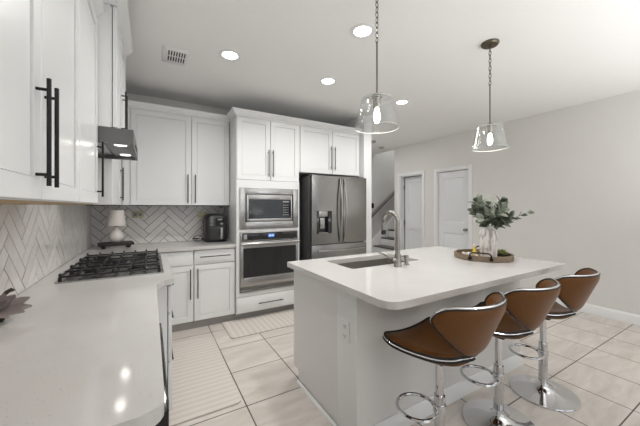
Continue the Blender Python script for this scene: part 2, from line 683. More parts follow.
box(bm, RX + .12, 5.8, 3.8, 3.88, 0, 2.5)
box(bm, RX + .12, 5.9, 2.9, 4.72, 2.5, 2.6)
struct('wall_closet', bm, M_WALL)
bm = NB()
box(bm, -0.7, 0.0, -3.3, -3.18, 0, CEIL)
box(bm, 2.0, 2.6, -3.3, -3.18, 0, CEIL)
box(bm, 4.6, RX + .12, -3.3, -3.18, 0, CEIL)
for a in (0.0, 2.6):
    box(bm, a, a + 2, -3.3, -3.18, 0, 0.55)
    box(bm, a, a + 2, -3.3, -3.18, 2.35, CEIL)
struct('wall_rear', bm, M_WALL)
for i, a in enumerate((0.0, 2.6)):
    bm = NB()
    for u in (a, a + .97, a + 1.94):
        box(bm, u, u + .06, -3.26, -3.2, .55, 2.35)
    for z in (.55, 1.42, 2.29):
        box(bm, a, a + 2, -3.26, -3.2, z, z + .06)
    struct('window_%d' % (i + 1), bm, M_TRIM)

BASEP = [(0, 0), (.016, 0), (.016, .085), (.010, .105), (.004, .115), (0, .115)]
bm = NB(); sweep(bm, [(RX, D2A - .07), (RX, -3.18)], BASEP)
struct('baseboard_right', bm, M_TRIM)
bm = NB(); sweep(bm, [(RX, D1A - .07), (RX, D2B + .07)], BASEP)
struct('baseboard_hall', bm, M_TRIM)

# door casings
CASP = [(0, 0)]


def casing(name, a, b):
    bm = NB()
    w = .062
    t0 = RX - .018
    box(bm, t0, RX, a - w, a, 0, DH + w, .004)
    box(bm, t0, RX, b, b + w, 0, DH + w, .004)
    box(bm, t0, RX, a, b, DH, DH + w, .004)
    for y in (a - w * .55, b + w * .55):
        box(bm, t0 - .006, t0, y - .012, y + .012, 0, DH + w * .6, .003)
    box(bm, t0 - .006, t0, a, b, DH + w * .5, DH + w * .8, .003)
    # jamb lining
    box(bm, RX, RX + .12, a, a + .012, 0, DH)
    box(bm, RX, RX + .12, b - .012, b, 0, DH)
    box(bm, RX, RX + .12, a, b, DH - .012, DH)
    struct(name, bm, M_TRIM)


casing('trim_1', D1A, D1B)
casing('trim_2', D2A, D2B)


def leaf(name, hinge, direction, width, label):
    """two-panel door leaf; hinge at (x,y), direction along the width"""
    d = Vector((direction[0], direction[1], 0)).normalized()
    n = Vector((d.y, -d.x, 0))
    if n.x > 0:
        n = -n
    F = Face((hinge[0], hinge[1], 0), d, n)
    h = DH - .02
    bm = NB()
    T = .035

    def quad(pts):
        bm.faces.new([bm.verts.new(p) for p in pts])
    st = .10
    rows = [(.01, .22, None), (.22, .86, 1), (.86, 1.06, None), (1.06, h - .12, 1), (h - .12, h, None)]
    for v0, v1, pnl in rows:
        if pnl is None:
            F.box(bm, 0, width, v0, v1, -T, 0)
        else:
            F.box(bm, 0, st, v0, v1, -T, 0)
            F.box(bm, width - st, width, v0, v1, -T, 0)
            F.box(bm, st, width - st, v0, v1, -T + .01, -.014)
            # moulded raised field
            i = .035

            def ring(o, nn):
                return [bm.verts.new(F.p(a, b, nn)) for a, b in ((st + o, v0 + o), (width - st - o, v0 + o), (width - st - o, v1 - o), (st + o, v1 - o))]
            R = [ring(0, 0), ring(.012, -.012), ring(.03, -.012), ring(.05, -.005)]
            for a, b in zip(R, R[1:]):
                for q in range(4):
                    bm.faces.new((a[q], a[(q + 1) % 4], b[(q + 1) % 4], b[q]))
            bm.faces.new(R[-1])
    o = struct(name, bm, M_DOOR, label)
    return o, F


d2, F2 = leaf('door_2', (RX + .035, D2B - .014), (0, -1), D2B - D2A - .028, 'closed white two-panel interior door')
bm = NB()
c = F2.p(D2B - D2A - .028 - .06, .94, 0)
m_ = Matrix.Translation(c) @ Matrix.Rotation(-PI / 2, 4, 'Y')
vs_ = lathe(bm, [(0.028, 0), (.028, .006), (.011, .010), (.011, .030), (.024, .038), (.028, .05), (.022, .062), (0, .066)], seg=20)
bmesh.ops.transform(bm, matrix=m_, verts=vs_)
obj('door_knob', bm, M_NICKEL, d2, label='brushed nickel door knob')
a1 = math.radians(17)
d1, F1 = leaf('door_1', (RX + .115, D1B - .02), (math.sin(a1), -math.cos(a1)), .60, 'white two-panel interior door standing ajar')
bm = NB()
for z in (.25, 1.0, 1.78):
    tube(bm, [F1.p(-.006, z - .045, .004), F1.p(-.006, z + .045, .004)], .008, 8)
obj('hinge', bm, M_NICKEL, d1)

# ------------------------------------------------------------------ backsplash tiles


def clip_poly(poly, u0, u1, v0, v1):
    def clip(pts, f, inter):
        out = []
        for i in range(len(pts)):
            a, b = pts[i - 1], pts[i]
            fa, fb = f(a), f(b)
            if fa >= 0:
                if fb >= 0:
                    out.append(b)
                else:
                    t = fa / (fa - fb)
                    out.append((a[0] + (b[0] - a[0]) * t, a[1] + (b[1] - a[1]) * t))
            elif fb >= 0:
                t = fa / (fa - fb)
                out.append((a[0] + (b[0] - a[0]) * t, a[1] + (b[1] - a[1]) * t))
                out.append(b)
        return out
    for f in (lambda p: p[0] - u0, lambda p: u1 - p[0], lambda p: p[1] - v0, lambda p: v1 - p[1]):
        poly = clip(poly, f, None)
        if len(poly) < 3:
            return []
    return poly


def herringbone(name, F, u0, u1, v0, v1, du):
    W, n, g = 0.074, 4, 0.0024
    bm = NB()
    s = math.sqrt(.5)
    R = int((u1 - u0 + 1) / W) + 14
    for i in range(-R, R):
        for j in range(-R, R):
            k = (i - j) % (2 * n)
            if k == 0:
                r = (i, i + n, j, j + 1)
            elif k == 2 * n - 1:
                r = (i, i + 1, j, j + n)
            else:
                continue
            x0, x1, y0, y1 = r[0] * W + g, r[1] * W - g, r[2] * W + g, r[3] * W - g
            poly = []
            for x, y in ((x0, y0), (x1, y0), (x1, y1), (x0, y1)):
                poly.append((u0 + du + (x - y) * s, v0 + (x + y) * s))
            poly = clip_poly(poly, u0, u1, v0, v1)
            if len(poly) < 3:
                continue
            ta, tb = random.uniform(-.005, .005), random.uniform(-.005, .005)
            cu = sum(p[0] for p in poly) / len(poly)
            cv = sum(p[1] for p in poly) / len(poly)
            front = [bm.verts.new(F.p(p[0], p[1], .009 + (p[0] - cu) * ta + (p[1] - cv) * tb)) for p in poly]
            back = [bm.verts.new(F.p(p[0], p[1], .003)) for p in poly]
            bm.faces.new(front)
            for q in range(len(poly)):
                w = (q + 1) % len(poly)
                bm.faces.new((front[q], back[q], back[w], front[w]))
    o = struct(name, bm, M_TILE, smooth=False)
    bm = NB()
    F.box(bm, u0, u1, v0, v1, 0, .0075)
    gr = obj('grout', bm, M_GROUT, o)
    return o


FLW = Face((LX, 0, 0), (0, 1, 0), (1, 0, 0))
FBW = Face((0, BY, 0), (1, 0, 0), (0, -1, 0))
herringbone('trim_3', FLW, 0.706, BY - .01, .915, 1.365, 1.394)['label'] = 'glossy off-white herringbone tile backsplash on the side wall'
herringbone('trim_4', FBW, LX + .01, .857, .915, 1.365, .55)['label'] = 'glossy off-white herringbone tile backsplash behind the lamp and air fryer'

# ------------------------------------------------------------------ upper cabinets
UB = 1.366


def crown_prof(z0, h=.075, o=.055):
    return [(0, z0), (.010, z0), (.010, z0 + h * .22), (.020, z0 + h * .30), (o * .8, z0 + h * .72), (o * .85, z0 + h * .8), (o, z0 + h * .84), (o, z0 + h), (0, z0 + h)]


FL = Face((-0.28, 0, 0), (0, 1, 0), (1, 0, 0))
UT = 2.41
# near two-door wall cabinet
t = thing('wall_cabinet', 'white two-door wall cabinet nearest the camera, paired black pulls', 'cabinet', (LX + .15, 1.07, UB))
bm = NB(); FL.box(bm, .575, 1.561, UB, UT, -.29, 0); obj('carcass', bm, M_CAB, t)
d = shaker(FL, t, .578, 1.073, UB, UT, 0); pull(FL, d, M_BLACK, True, 1.027, 1.405, .285, .02)
d = shaker(FL, t, 1.073, 1.559, UB, UT, 0); pull(FL, d, M_BLACK, True, 1.100, 1.405, .285, .02)
bm = NB(); sweep(bm, [(-.28, .575), (-.28, 1.561)], crown_prof(UT, .07)); obj('crown_moulding', bm, M_CAB, t)
bm = NB(); FL.box(bm, .575, 1.561, UB - .006, UB, -.29, -.002); obj('underside', bm, M_WOODU, t, label='raw wood underside')
# single-door wall cabinet beside the hood
t = thing('wall_cabinet', 'white single-door wall cabinet just before the range hood', 'cabinet', (LX + .15, 1.81, UB))
bm = NB(); FL.box(bm, 1.562, 2.055, UB, UT, -.29, 0); obj('carcass', bm, M_CAB, t)
d = shaker(FL, t, 1.564, 2.053, UB, UT, 0); pull(FL, d, M_BLACK, True, 2.018, 1.405, .31, .02)
bm = NB(); sweep(bm, [(-.28, 1.562), (-.28, 2.055)], crown_prof(UT, .07)); obj('crown_moulding', bm, M_CAB, t)
bm = NB(); FL.box(bm, 1.562, 2.055, UB - .006, UB, -.29, -.002); obj('underside', bm, M_WOODU, t, label='raw wood underside')
# raised cabinet over the hood
HY0, HY1 = 2.06, 2.74
FO = Face((-0.196, 0, 0), (0, 1, 0), (1, 0, 0))
t = thing('wall_cabinet', 'white raised cabinet directly above the stainless range hood', 'cabinet', (LX + .2, 2.4, 1.812))
bm = NB(); FO.box(bm, HY0, HY1, 1.812, 2.52, -.375, -.008)
FO.box(bm, HY0 + .01, HY1 - .01, 1.815, 2.517, -.01, 0)
obj('carcass', bm, M_CAB, t)
d = shaker(FO, t, HY0, 2.40, 1.812, 2.52, .004); pull(FO, d, M_BLACK, True, 2.345, 1.845, .28, .024)
d = shaker(FO, t, 2.40, HY1, 1.812, 2.52, .004); pull(FO, d, M_BLACK, True, 2.435, 1.845, .28, .024)
bm = NB(); sweep(bm, [(LX, HY0), (-.18, HY0), (-.18, HY1), (LX, HY1)], crown_prof(2.52, .10)); obj('crown_moulding', bm, M_CAB, t)
# far side-wall cabinet
t = thing('wall_cabinet', 'white narrow wall cabinet past the hood in the kitchen corner', 'cabinet', (LX + .15, 3.2, UB))
bm = NB(); FL.box(bm, HY1 + .002, 3.70, UB, UT, -.29, 0)
FL.box(bm, 3.46, 3.70, UB, UT, 0, .012)
obj('carcass', bm, M_CAB, t)
d = shaker(FL, t, HY1 + .004, 3.455, UB, UT, 0); pull(FL, d, M_BLACK, True, 3.40, 1.41, .32, .02)
bm = NB(); sweep(bm, [(-.28, HY1 + .06), (-.28, 3.70)], crown_prof(UT, .07)); obj('crown_moulding', bm, M_CAB, t)
# back wall cabinet
FB = Face((0, 3.72, 0), (1, 0, 0), (0, -1, 0))
t = thing('wall_cabinet', 'wide white two-door wall cabinet above the table lamp and air fryer', 'cabinet', (.33, 3.88, UB))
bm = NB(); FB.box(bm, LX, .853, UB, UT, -.328, 0)
FB.box(bm, -.262, -.197, UB, UT, 0, .018)
obj('carcass', bm, M_CAB, t)
d = shaker(FB, t, -.195, .412, UB, UT, 0); pull(FB, d, M_BLACK, True, .372, 1.395, .33, .02)
d = shaker(FB, t, .412, .849, UB, UT, 0); pull(FB, d, M_BLACK, True, .452, 1.395, .33, .02)
bm = NB(); sweep(bm, [(-.262, 3.71), (.853, 3.71)], crown_prof(UT, .07)); obj('crown_moulding', bm, M_CAB, t)
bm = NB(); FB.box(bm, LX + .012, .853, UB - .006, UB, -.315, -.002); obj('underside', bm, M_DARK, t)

# ------------------------------------------------------------------ tall oven cabinet and fridge surround
FT = Face((0, 3.405, 0), (1, 0, 0), (0, -1, 0))
TL, TR = .857, 1.668
t = thing('oven_cabinet', 'tall white cabinet housing the microwave and wall oven', 'cabinet', ((TL + TR) / 2, 3.7, 0))
bm = NB()
FT.box(bm, TL, TL + .02, .09, UT, -.64, 0)
FT.box(bm, TR - .02, TR, .09, UT, -.64, 0)
FT.box(bm, TL + .02, TR - .02, 1.60, UT, -.64, 0)
FT.box(bm, TL + .02, TR - .02, 1.05, 1.075, -.64, 0)
FT.box(bm, TL + .02, TR - .02, .09, .33, -.64, 0)
FT.box(bm, TL + .02, TR - .02, .33, 1.60, -.64, -.62)
obj('carcass', bm, M_CAB, t)
bm = NB()
FT.box(bm, TL, TL + .036, .29, 1.668, 0, .018)
FT.box(bm, TR - .036, TR, .29, 1.668, 0, .018)
FT.box(bm, TL + .036, TR - .036, 1.575, 1.668, 0, .018)
FT.box(bm, TL + .036, TR - .036, 1.052, 1.082, 0, .018)
FT.box(bm, TL + .036, TR - .036, .29, .335, 0, .018)
obj('face_frame', bm, M_CAB, t)
d = shaker(FT, t, TL + .003, 1.272, 1.668, UT, 0); pull(FT, d, M_BLACK, True, 1.245, 1.715, .33, .02)
d = shaker(FT, t, 1.272, TR - .003, 1.668, UT, 0); pull(FT, d, M_BLACK, True, 1.30, 1.715, .33, .02)
d = slab(FT, t, TL + .003, TR - .003, .10, .285, 0); pull(FT, d, M_BLACK, False, 1.114, .19, .32, .02)
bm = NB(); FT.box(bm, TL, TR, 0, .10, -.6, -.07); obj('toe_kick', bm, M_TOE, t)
bm = NB(); sweep(bm, [(TL, 3.70), (TL, 3.395), (TR, 3.395)], crown_prof(UT)); obj('crown_moulding', bm, M_CAB, t)

t = thing('wall_cabinet', 'white two-door cabinet over the refrigerator', 'cabinet', (2.17, 3.7, 1.80))
bm = NB(); FT.box(bm, TR + .002, 2.668, 1.80, UT, -.64, 0)
obj('carcass', bm, M_CAB, t)
d = shaker(FT, t, TR + .014, 2.183, 1.80, UT, 0); pull(FT, d, M_BLACK, True, 2.153, 1.86, .32, .02)
d = shaker(FT, t, 2.183, 2.655, 1.80, UT, 0); pull(FT, d, M_BLACK, True, 2.213, 1.86, .32, .02)
bm = NB(); sweep(bm, [(TR, 3.395), (2.668, 3.395)], crown_prof(UT)); obj('crown_moulding', bm, M_CAB, t)

# ------------------------------------------------------------------ base cabinets
FBB = Face((0, 3.45, 0), (1, 0, 0), (0, -1, 0))
CT = .878


def base_unit(F, label, u0, u1, loc, drawers, doors, depth=.55, off=0.0):
    t = thing('base_cabinet', label, 'cabinet', loc)
    bm = NB(); F.box(bm, u0, u1, .09, CT, -depth, 0); obj('carcass', bm, M_CAB, t)
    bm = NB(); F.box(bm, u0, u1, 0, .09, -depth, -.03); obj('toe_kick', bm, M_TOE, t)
    for a, b, v0, v1, h in drawers:
        d = slab(F, t, a, b, v0, v1, off)
        if h:
            L = min(.33, (b - a) * .75)
            pull(F, d, M_BLACK, False, (a + b) / 2 - L / 2, (v0 + v1) / 2 + .005, L, .02 + off)
    for a, b, v0, v1, hu in doors:
        d = shaker(F, t, a, b, v0, v1, 0)
        if hu:
            pull(F, d, M_BLACK, True, hu, .345, .325, .02)
    return t


base_unit(FBB, 'white base cabinet under the air fryer, drawer above a single door', .405, .853, (.63, 3.7, 0),
          [(.408, .85, .712, .868, True)], [(.408, .85, .092, .706, .444)])
base_unit(FBB, 'white corner base cabinet under the table lamp, partly behind the cooktop counter', -.36, .403, (.02, 3.7, 0),
          [(-.02, .400, .712, .868, False)], [(-.02, .400, .092, .706, .370)])
FLB = Face((-0.02, 0, 0), (0, 1, 0), (1, 0, 0))
FCB = Face((0.086, 0, 0), (0, 1, 0), (1, 0, 0))
base_unit(FCB, 'white drawer base cabinet beneath the gas cooktop', 1.99, 3.02, (-.2, 2.5, 0),
          [(1.990, 3.017, .70, .868, True), (1.990, 3.017, .40, .695, True), (1.990, 3.017, .095, .395, True)], [], depth=.64, off=.005)
base_unit(FLB, 'white base cabinet between the dishwasher and the cooktop drawers', 1.37, 1.985, (-.3, 1.7, 0),
          [(1.373, 1.98, .712, .868, True)], [(1.373, 1.98, .092, .706, 1.42)], depth=.54)
bm = NB(); box(bm, -.57, -.02, 3.03, 3.40, 0, CT)
tag(obj('filler_panel', bm, M_CAB), 'white filler panel in the inner corner behind the cooktop drawers', 'panel')
t = thing('dishwasher', 'black built-in dishwasher under the near end of the counter', 'dishwasher', (-.3, 1.05, 0))
bm = NB(); FLB.box(bm, .765, 1.365, .02, .872, -.54, -.002); obj('body', bm, M_FSIDE, t)
bm = NB(); FLB.box(bm, .768, 1.362, .11, .872, -.002, .057, .004); obj('door', bm, M_FRYD, t)
bm = NB(); FLB.box(bm, .81, 1.32, .845, .865, .057, .0585, .0005); obj('handle', bm, M_BLACK, t)
bm = NB(); FLB.box(bm, .735, .762, 0, CT, -.54, .02, .002)
tag(obj('end_panel', bm, M_CAB), 'white panel closing the near end of the counter beside the dishwasher', 'panel')

# ------------------------------------------------------------------ countertops
bm = NB()
poly = [(LX + .01, .706), (.027, .706), (.027, 1.86), (.06, 1.945), (.122, 1.985), (.122, 3.03), (.04, 3.09), (.04, 3.405), (.854, 3.405), (.854, BY - .01), (LX + .01, BY - .01)]
poly = round_poly(poly, [0, .05, .06, .03, .012, .01, .02, .01, .003, 0, 0], 5)
prism(bm, poly, CT, .914)
hor = [e for e in bm.edges if abs(e.verts[0].co.z - e.verts[1].co.z) < 1e-5 and e.verts[0].co.z > .9]
bmesh.ops.bevel(bm, geom=hor, offset=.003, segments=2, affect='EDGES')
tag(obj('countertop', bm, M_STONE), 'speckled white quartz worktop wrapping the corner under the cooktop', 'countertop')

# ------------------------------------------------------------------ island
IX0, IX1, IY0, IY1 = .925, 2.745, .957, 2.106
SX0, SX1, SY0, SY1 = 1.215, 1.90, 1.625, 1.985


def island_top():
    bm = NB()
    outer = round_poly([(IX0, IY0), (IX1, IY0), (IX1, IY1), (IX0, IY1)], [.085, .02, .045, .015], 8)
    inner = round_poly([(SX0, SY0), (SX1, SY0), (SX1, SY1), (SX0, SY1)], [.03] * 4, 5)
    loops = {}
    for z in (CT, .914):
        vo = [bm.verts.new((p[0], p[1], z)) for p in outer]
        vi = [bm.verts.new((p[0], p[1], z)) for p in inner]
        eo = [bm.edges.new((vo[i], vo[(i + 1) % len(vo)])) for i in range(len(vo))]
        ei = [bm.edges.new((vi[i], vi[(i + 1) % len(vi)])) for i in range(len(vi))]
        bmesh.ops.triangle_fill(bm, edges=eo + ei, use_beauty=True)
        loops[z] = (vo, vi)
    for k in (0, 1):
        a, b = loops[CT][k], loops[.914][k]
        n = len(a)
        for i in range(n):
            j = (i + 1) % n
            bm.faces.new((a[i], a[j], b[j], b[i]))
    return bm


tag(obj('island_countertop', island_top(), M_STONE, angle=30), 'white quartz island worktop with the sink cut into it', 'countertop')

PX0, PX1, PY0, PY1 = .985, 2.738, 1.273, 2.085
t = thing('kitchen_island', 'white panelled kitchen island base under the quartz top', 'island', ((PX0 + PX1) / 2, 1.68, 0))
bm = NB()
# hollow box so that the sink has room
box(bm, PX0 + .02, PX1 - .02, PY1 - .03, PY1 - .01, .09, CT)
box(bm, PX0 + .02, PX1 - .02, PY0 + .02, PY1 - .03, .09, .11)
obj('carcass', bm, M_CAB, t)
bm = NB()
a = [(PY0, 0), (PY1 - .075, 0), (PY1 - .075, .09), (PY1, .09), (PY1, CT), (PY0, CT)]
va = [bm.verts.new((PX0, y, z)) for y, z in a]
vb = [bm.verts.new((PX0 + .02, y, z)) for y, z in a]
bm.faces.new(va); bm.faces.new(list(reversed(vb)))
for i in range(6):
    j = (i + 1) % 6
    bm.faces.new((va[i], vb[i], vb[j], va[j]))
obj('end_panel', bm, M_ISL, t, smooth=False)
bm = NB(); box(bm, PX0 - .006, PX0, PY0, 1.467, .0, CT, .001)
obj('corner_board', bm, M_CAB, t)
bm = NB(); box(bm, PX1 - .02, PX1, PY0, PY1, .0, CT, .001)
obj('end_panel', bm, M_ISL, t)
bm = NB(); box(bm, PX0 + .02, PX1 - .02, PY0, PY0 + .02, 0, CT, .001)
obj('front_panel', bm, M_ISL, t)
bm = NB(); sweep(bm, [(PX0 - .002, PY0), (PX1, PY0), (PX1, PY1)], [(0, 0), (.015, 0), (.015, .085), (.006, .105), (0, .105)])
obj('base_moulding', bm, M_TRIM, t)
bm = NB(); sweep(bm, [(PX0 - .006, PY1 - .075), (PX0 - .006, PY0)], [(0, 0), (.014, 0), (.011, .012), (.004, .018), (0, .018)])
# travel is -y so outward is -x
obj('shoe_moulding', bm, M_TRIM, t)
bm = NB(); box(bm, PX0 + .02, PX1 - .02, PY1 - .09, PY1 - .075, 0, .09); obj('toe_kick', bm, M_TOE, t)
FI = Face((0, PY1 - .01, 0), (-1, 0, 0), (0, 1, 0))
for a, b in ((-1.42, -.98), (-1.86, -1.42), (-2.28, -1.86), (-2.73, -2.28)):
    d = shaker(FI, t, a, b, .095, .87, 0)
    pull(FI, d, M_BLACK, True, b - .045, .5, .3, .02)

# electrical outlet on the island end
t = thing('wall_outlet', 'white electrical outlet on the end of the island', 'outlet', (PX0 - .006, 1.377, .628))
bm = NB(); box(bm, PX0 - .012, PX0 - .006, 1.338, 1.416, .567, .69, .002); obj('cover_plate', bm, M_PLASTIC, t)
for z in (.60, .656):
    bm = NB()
    box(bm, PX0 - .014, PX0 - .0115, 1.361, 1.393, z - .015, z + .015, .001)
    s = obj('receptacle', bm, M_PLASTIC, t)
    bm = NB()
    for y in (1.370, 1.384):
        box(bm, PX0 - .0146, PX0 - .0139, y - .0018, y + .0018, z - .004, z + .008)
    lathe_v = box(bm, PX0 - .0146, PX0 - .0139, 1.3745, 1.3795, z - .011, z - .007)
    obj('slot', bm, M_DARK, s)

# sink
t = thing('kitchen_sink', 'undermount stainless steel sink in the island worktop', 'sink', ((SX0 + SX1) / 2, (SY0 + SY1) / 2, .66))
bm = NB()
rings = []
for off, z in ((-.012, .8775), (.004, .8775), (.006, .70), (.03, .665)):
    pl = round_poly([(SX0 + off, SY0 + off), (SX1 - off, SY0 + off), (SX1 - off, SY1 - off), (SX0 + off, SY1 - off)], [.035] * 4, 5)
    rings.append([bm.verts.new((p[0], p[1], z)) for p in pl])
for a, b in zip(rings, rings[1:]):
    n = len(a)
    for i in range(n):
        bm.faces.new((a[i], a[(i + 1) % n], b[(i + 1) % n], b[i]))
bm.faces.new(rings[-1])
obj('basin', bm, M_SINK, t)
bm = NB(); lathe(bm, [(.045, .666), (.045, .669), (.03, .669), (.028, .663), (0, .663)], ((SX0 + SX1) / 2, 1.85), 20)
obj('drain', bm, M_CHROME, t)

# faucet
fx, fy = 1.555, 1.535
t = thing('kitchen_faucet', 'brushed nickel gooseneck faucet with pull-down sprayer behind the sink', 'faucet', (fx, fy, .914))
bm = NB(); lathe(bm, [(.030, .914), (.030, .920), (.026, .926), (.024, .99), (.020, 1.005), (.017, 1.02), (.0165, 1.06), (0, 1.06)], (fx, fy), 20)
obj('base', bm, M_NICKEL, t)
bm = NB()
R_ = .074
pts = [(fx, fy, 1.03), (fx, fy, 1.12), (fx, fy, 1.235)]
for k in range(1, 13):
    a = PI * k / 12
    pts.append((fx, fy + R_ - R_ * math.cos(a), 1.235 + R_ * math.sin(a)))
pts.append((fx, fy + 2 * R_, 1.222))
tube(bm, pts, [.020, .018, .016] + [.0145] * 13, 12)
obj('neck', bm, M_NICKEL, t)
bm = NB(); lathe(bm, [(.0135, 1.225), (.016, 1.21), (.017, 1.175), (.0175, 1.17), (0, 1.17)], (fx, fy + 2 * R_), 16)
sp = obj('spray_head', bm, M_NICKEL, t)
bm = NB(); lathe(bm, [(.0175, 1.17), (.019, 1.15), (.018, 1.135), (0, 1.135)], (fx, fy + 2 * R_), 16)
obj('spray_face', bm, M_RUBBER, sp)
bm = NB()
tube(bm, [(fx - .018, fy + .004, .965), (fx - .045, fy + .012, .968)], .016, 12)
tube(bm, [(fx - .035, fy + .015, .972), (fx - .048, fy + .06, .988), (fx - .062, fy + .13, 1.002)], [.008, .0065, .0055], 8)
obj('lever_handle', bm, M_NICKEL, t)
t = thing('soap_dispenser', 'short brushed nickel soap dispenser beside the faucet', 'soap dispenser', (1.655, 1.545, .914))
bm = NB(); lathe(bm, [(.022, .914), (.022, .922), (.014, .926), (.0135, .965), (.017, .968), (.017, .985), (0, .987)], (1.655, 1.545), 16)
obj('body', bm, M_NICKEL, t)
bm = NB(); tube(bm, [(1.655, 1.55, .975), (1.645, 1.59, .975), (1.642, 1.60, .968)], .006, 8)
obj('spout', bm, M_NICKEL, t)

# ------------------------------------------------------------------ microwave, oven, refrigerator
FA = Face((0, 3.387, 0), (1, 0, 0), (0, -1, 0))
t = thing('microwave', 'built-in stainless microwave above the wall oven', 'microwave', (1.265, 3.5, 1.085))
bm = NB(); FA.box(bm, .895, 1.635, 1.09, 1.57, -.12, -.004); obj('body', bm, M_FSIDE, t)
bm = NB()
a0, a1_, b0, b1 = .89, 1.642, 1.088, 1.572
i0, i1, j0, j1 = .958, 1.575, 1.168, 1.502
for q in ((a0, i0, b0, b1), (i1, a1_, b0, b1), (i0, i1, b0, j0), (i0, i1, j1, b1)):
    FA.box(bm, q[0], q[1], q[2], q[3], 0, .016, .002)
obj('trim_kit', bm, M_SS, t)
bm = NB(); FA.box(bm, i0, i1, j0, j1, -.01, .004); obj('vent_gap', bm, M_DARK, t)
bm = NB()
for q in ((i0 + .012, .994, j0 + .006, j1 - .008), (1.54, i1 - .018, j0 + .006, j1 - .008), (.994, 1.54, j0 + .006, 1.205), (.994, 1.54, 1.438, j1 - .008)):
    FA.box(bm, q[0], q[1], q[2], q[3], .0, .022, .002)
dr = obj('door_frame', bm, M_SS, t)
bm = NB(); FA.box(bm, .994, 1.40, 1.205, 1.438, 0, .019); obj('door_glass', bm, M_BGLASS, t)
bm = NB(); FA.box(bm, 1.03, 1.375, 1.25, 1.415, .019, .0196); obj('window', bm, M_GGLASS, t)
bm = NB(); FA.box(bm, 1.402, 1.54, 1.205, 1.438, 0, .019); cp = obj('control_panel', bm, M_BGLASS, t)
bm = NB()
FA.box(bm, 1.43, 1.51, 1.405, 1.42, .019, .0196)
obj('display', bm, M_GREYP, cp)
for r in range(5):
    for q in range(3):
        bm = NB()
        FA.box(bm, 1.435 + q * .027, 1.451 + q * .027, 1.245 + r * .03, 1.253 + r * .03, .019, .0196)
        obj('key', bm, M_GREYP, cp)

t = thing('wall_oven', 'built-in stainless wall oven with black glass door and blue clock', 'oven', (1.265, 3.5, .335))
bm = NB(); FA.box(bm, .9, 1.63, .338, 1.048, -.5, -.004); obj('body', bm, M_FSIDE, t)
bm = NB(); FA.box(bm, .897, 1.637, .94, 1.050, -.004, .02, .003); cpf = obj('control_frame', bm, M_SS, t)
bm = NB(); FA.box(bm, .918, 1.628, .953, 1.040, .02, .022, .0005); cp = obj('control_panel', bm, M_BGLASS, t)
bm = NB(); FA.box(bm, 1.235, 1.315, .978, 1.02, .022, .0228); obj('clock_display', bm, M_BLUE, cp)
bm = NB()
for x in (1.252, 1.266, 1.286, 1.300):
    FA.box(bm, x - .004, x + .004, .99, 1.008, .0228, .0234)
for z in (.994, 1.004):
    FA.box(bm, 1.275, 1.2775, z - .0015, z + .0015, .0228, .0234)
obj('clock_digits', bm, M_DIGIT, cp)
bm = NB()
FA.box(bm, .935, .975, .965, 1.022, .022, .0226)
obj('sticker', bm, M_GREYP, cp)
bm = NB()
for q in ((.897, .93, .41, .935), (1.605, 1.637, .41, .935), (.93, 1.605, .86, .935), (.93, 1.605, .41, .515)):
    FA.box(bm, q[0], q[1], q[2], q[3], -.004, .03, .002)
dr = obj('door', bm, M_SS, t)
bm = NB(); FA.box(bm, .93, 1.605, .515, .86, -.004, .028); obj('door_glass', bm, M_BGLASS, dr)
bm = NB()
tube(bm, [FA.p(.90, .915, .075), FA.p(1.634, .915, .075)], .016, 12)
for u in (.925, 1.609):
    FA.box(bm, u - .012, u + .012, .90, .93, .03, .07, .003)
obj('handle', bm, M_SS, dr)
bm = NB(); FA.box(bm, .897, 1.637, .345, .372, -.004, .022, .002); FA.box(bm, .9, 1.634, .372, .41, -.004, .008); obj('vent_trim', bm, M_SSD, t)

# refrigerator
FR = Face((0, 3.295, 0), (1, 0, 0), (0, -1, 0))
RL, RR, RS = 1.77, 2.664, 2.235
t = thing('refrigerator', 'stainless french-door refrigerator with water dispenser in its left door', 'refrigerator', ((RL + RR) / 2, 3.6, 0))
bm = NB(); FR.box(bm, RL, RR, .03, 1.75, -.70, -.004, .004); obj('body', bm, M_FSIDE, t)


def bulge(bm, u0, u1, h=.010):
    """crown a door slightly across its width, as pressed steel doors are"""
    for k in range(1, 16):
        u = u0 + (u1 - u0) * k / 16
        bmesh.ops.bisect_plane(bm, geom=bm.verts[:] + bm.edges[:] + bm.faces[:], plane_co=(u, 0, 0), plane_no=(1, 0, 0))
    for v in bm.verts:
        if FR.o.y - v.co.y > .05:
            q = (v.co.x - u0) / (u1 - u0) * 2 - 1
            v.co.y -= h * (1 - abs(q) ** 2.6)


DX0, DX1, DZ0, DZ1 = 1.838, 2.066, .998, 1.295
bm = NB()
for q in ((RL + .003, DX0, .862, 1.757), (DX1, RS - .003, .862, 1.757), (DX0, DX1, .862, DZ0), (DX0, DX1, DZ1, 1.757)):
    FR.box(bm, q[0], q[1], q[2], q[3], 0, .06)
bmesh.ops.remove_doubles(bm, verts=bm.verts, dist=1e-4)
bulge(bm, RL, RS)
ld = obj('left_door', bm, M_SSD, t)
ld.name = 'door'
bm = NB()
FR.box(bm, DX0, DX1, DZ0, DZ1, 0.0, .012)
FR.box(bm, DX0, DX0 + .04, DZ0, DZ1, .012, .058)
FR.box(bm, DX1 - .045, DX1, DZ0, DZ1, .012, .058)
wd = obj('water_dispenser', bm, M_BGLASS, ld)
bm = NB()
FR.box(bm, DX0 + .04, DX1 - .045, 1.22, DZ1, .012, .052, .003)
FR.box(bm, DX0 + .075, DX1 - .08, 1.06, 1.20, .012, .03, .003)
FR.box(bm, DX0 + .04, DX1 - .045, DZ0, 1.012, .012, .055, .002)
obj('dispenser_paddle', bm, M_SS, ld)
bm = NB(); FR.box(bm, RS + .003, RR - .003, .862, 1.757, 0, .06, .004); bulge(bm, RS, RR); rd = obj('door', bm, M_SSD, t)
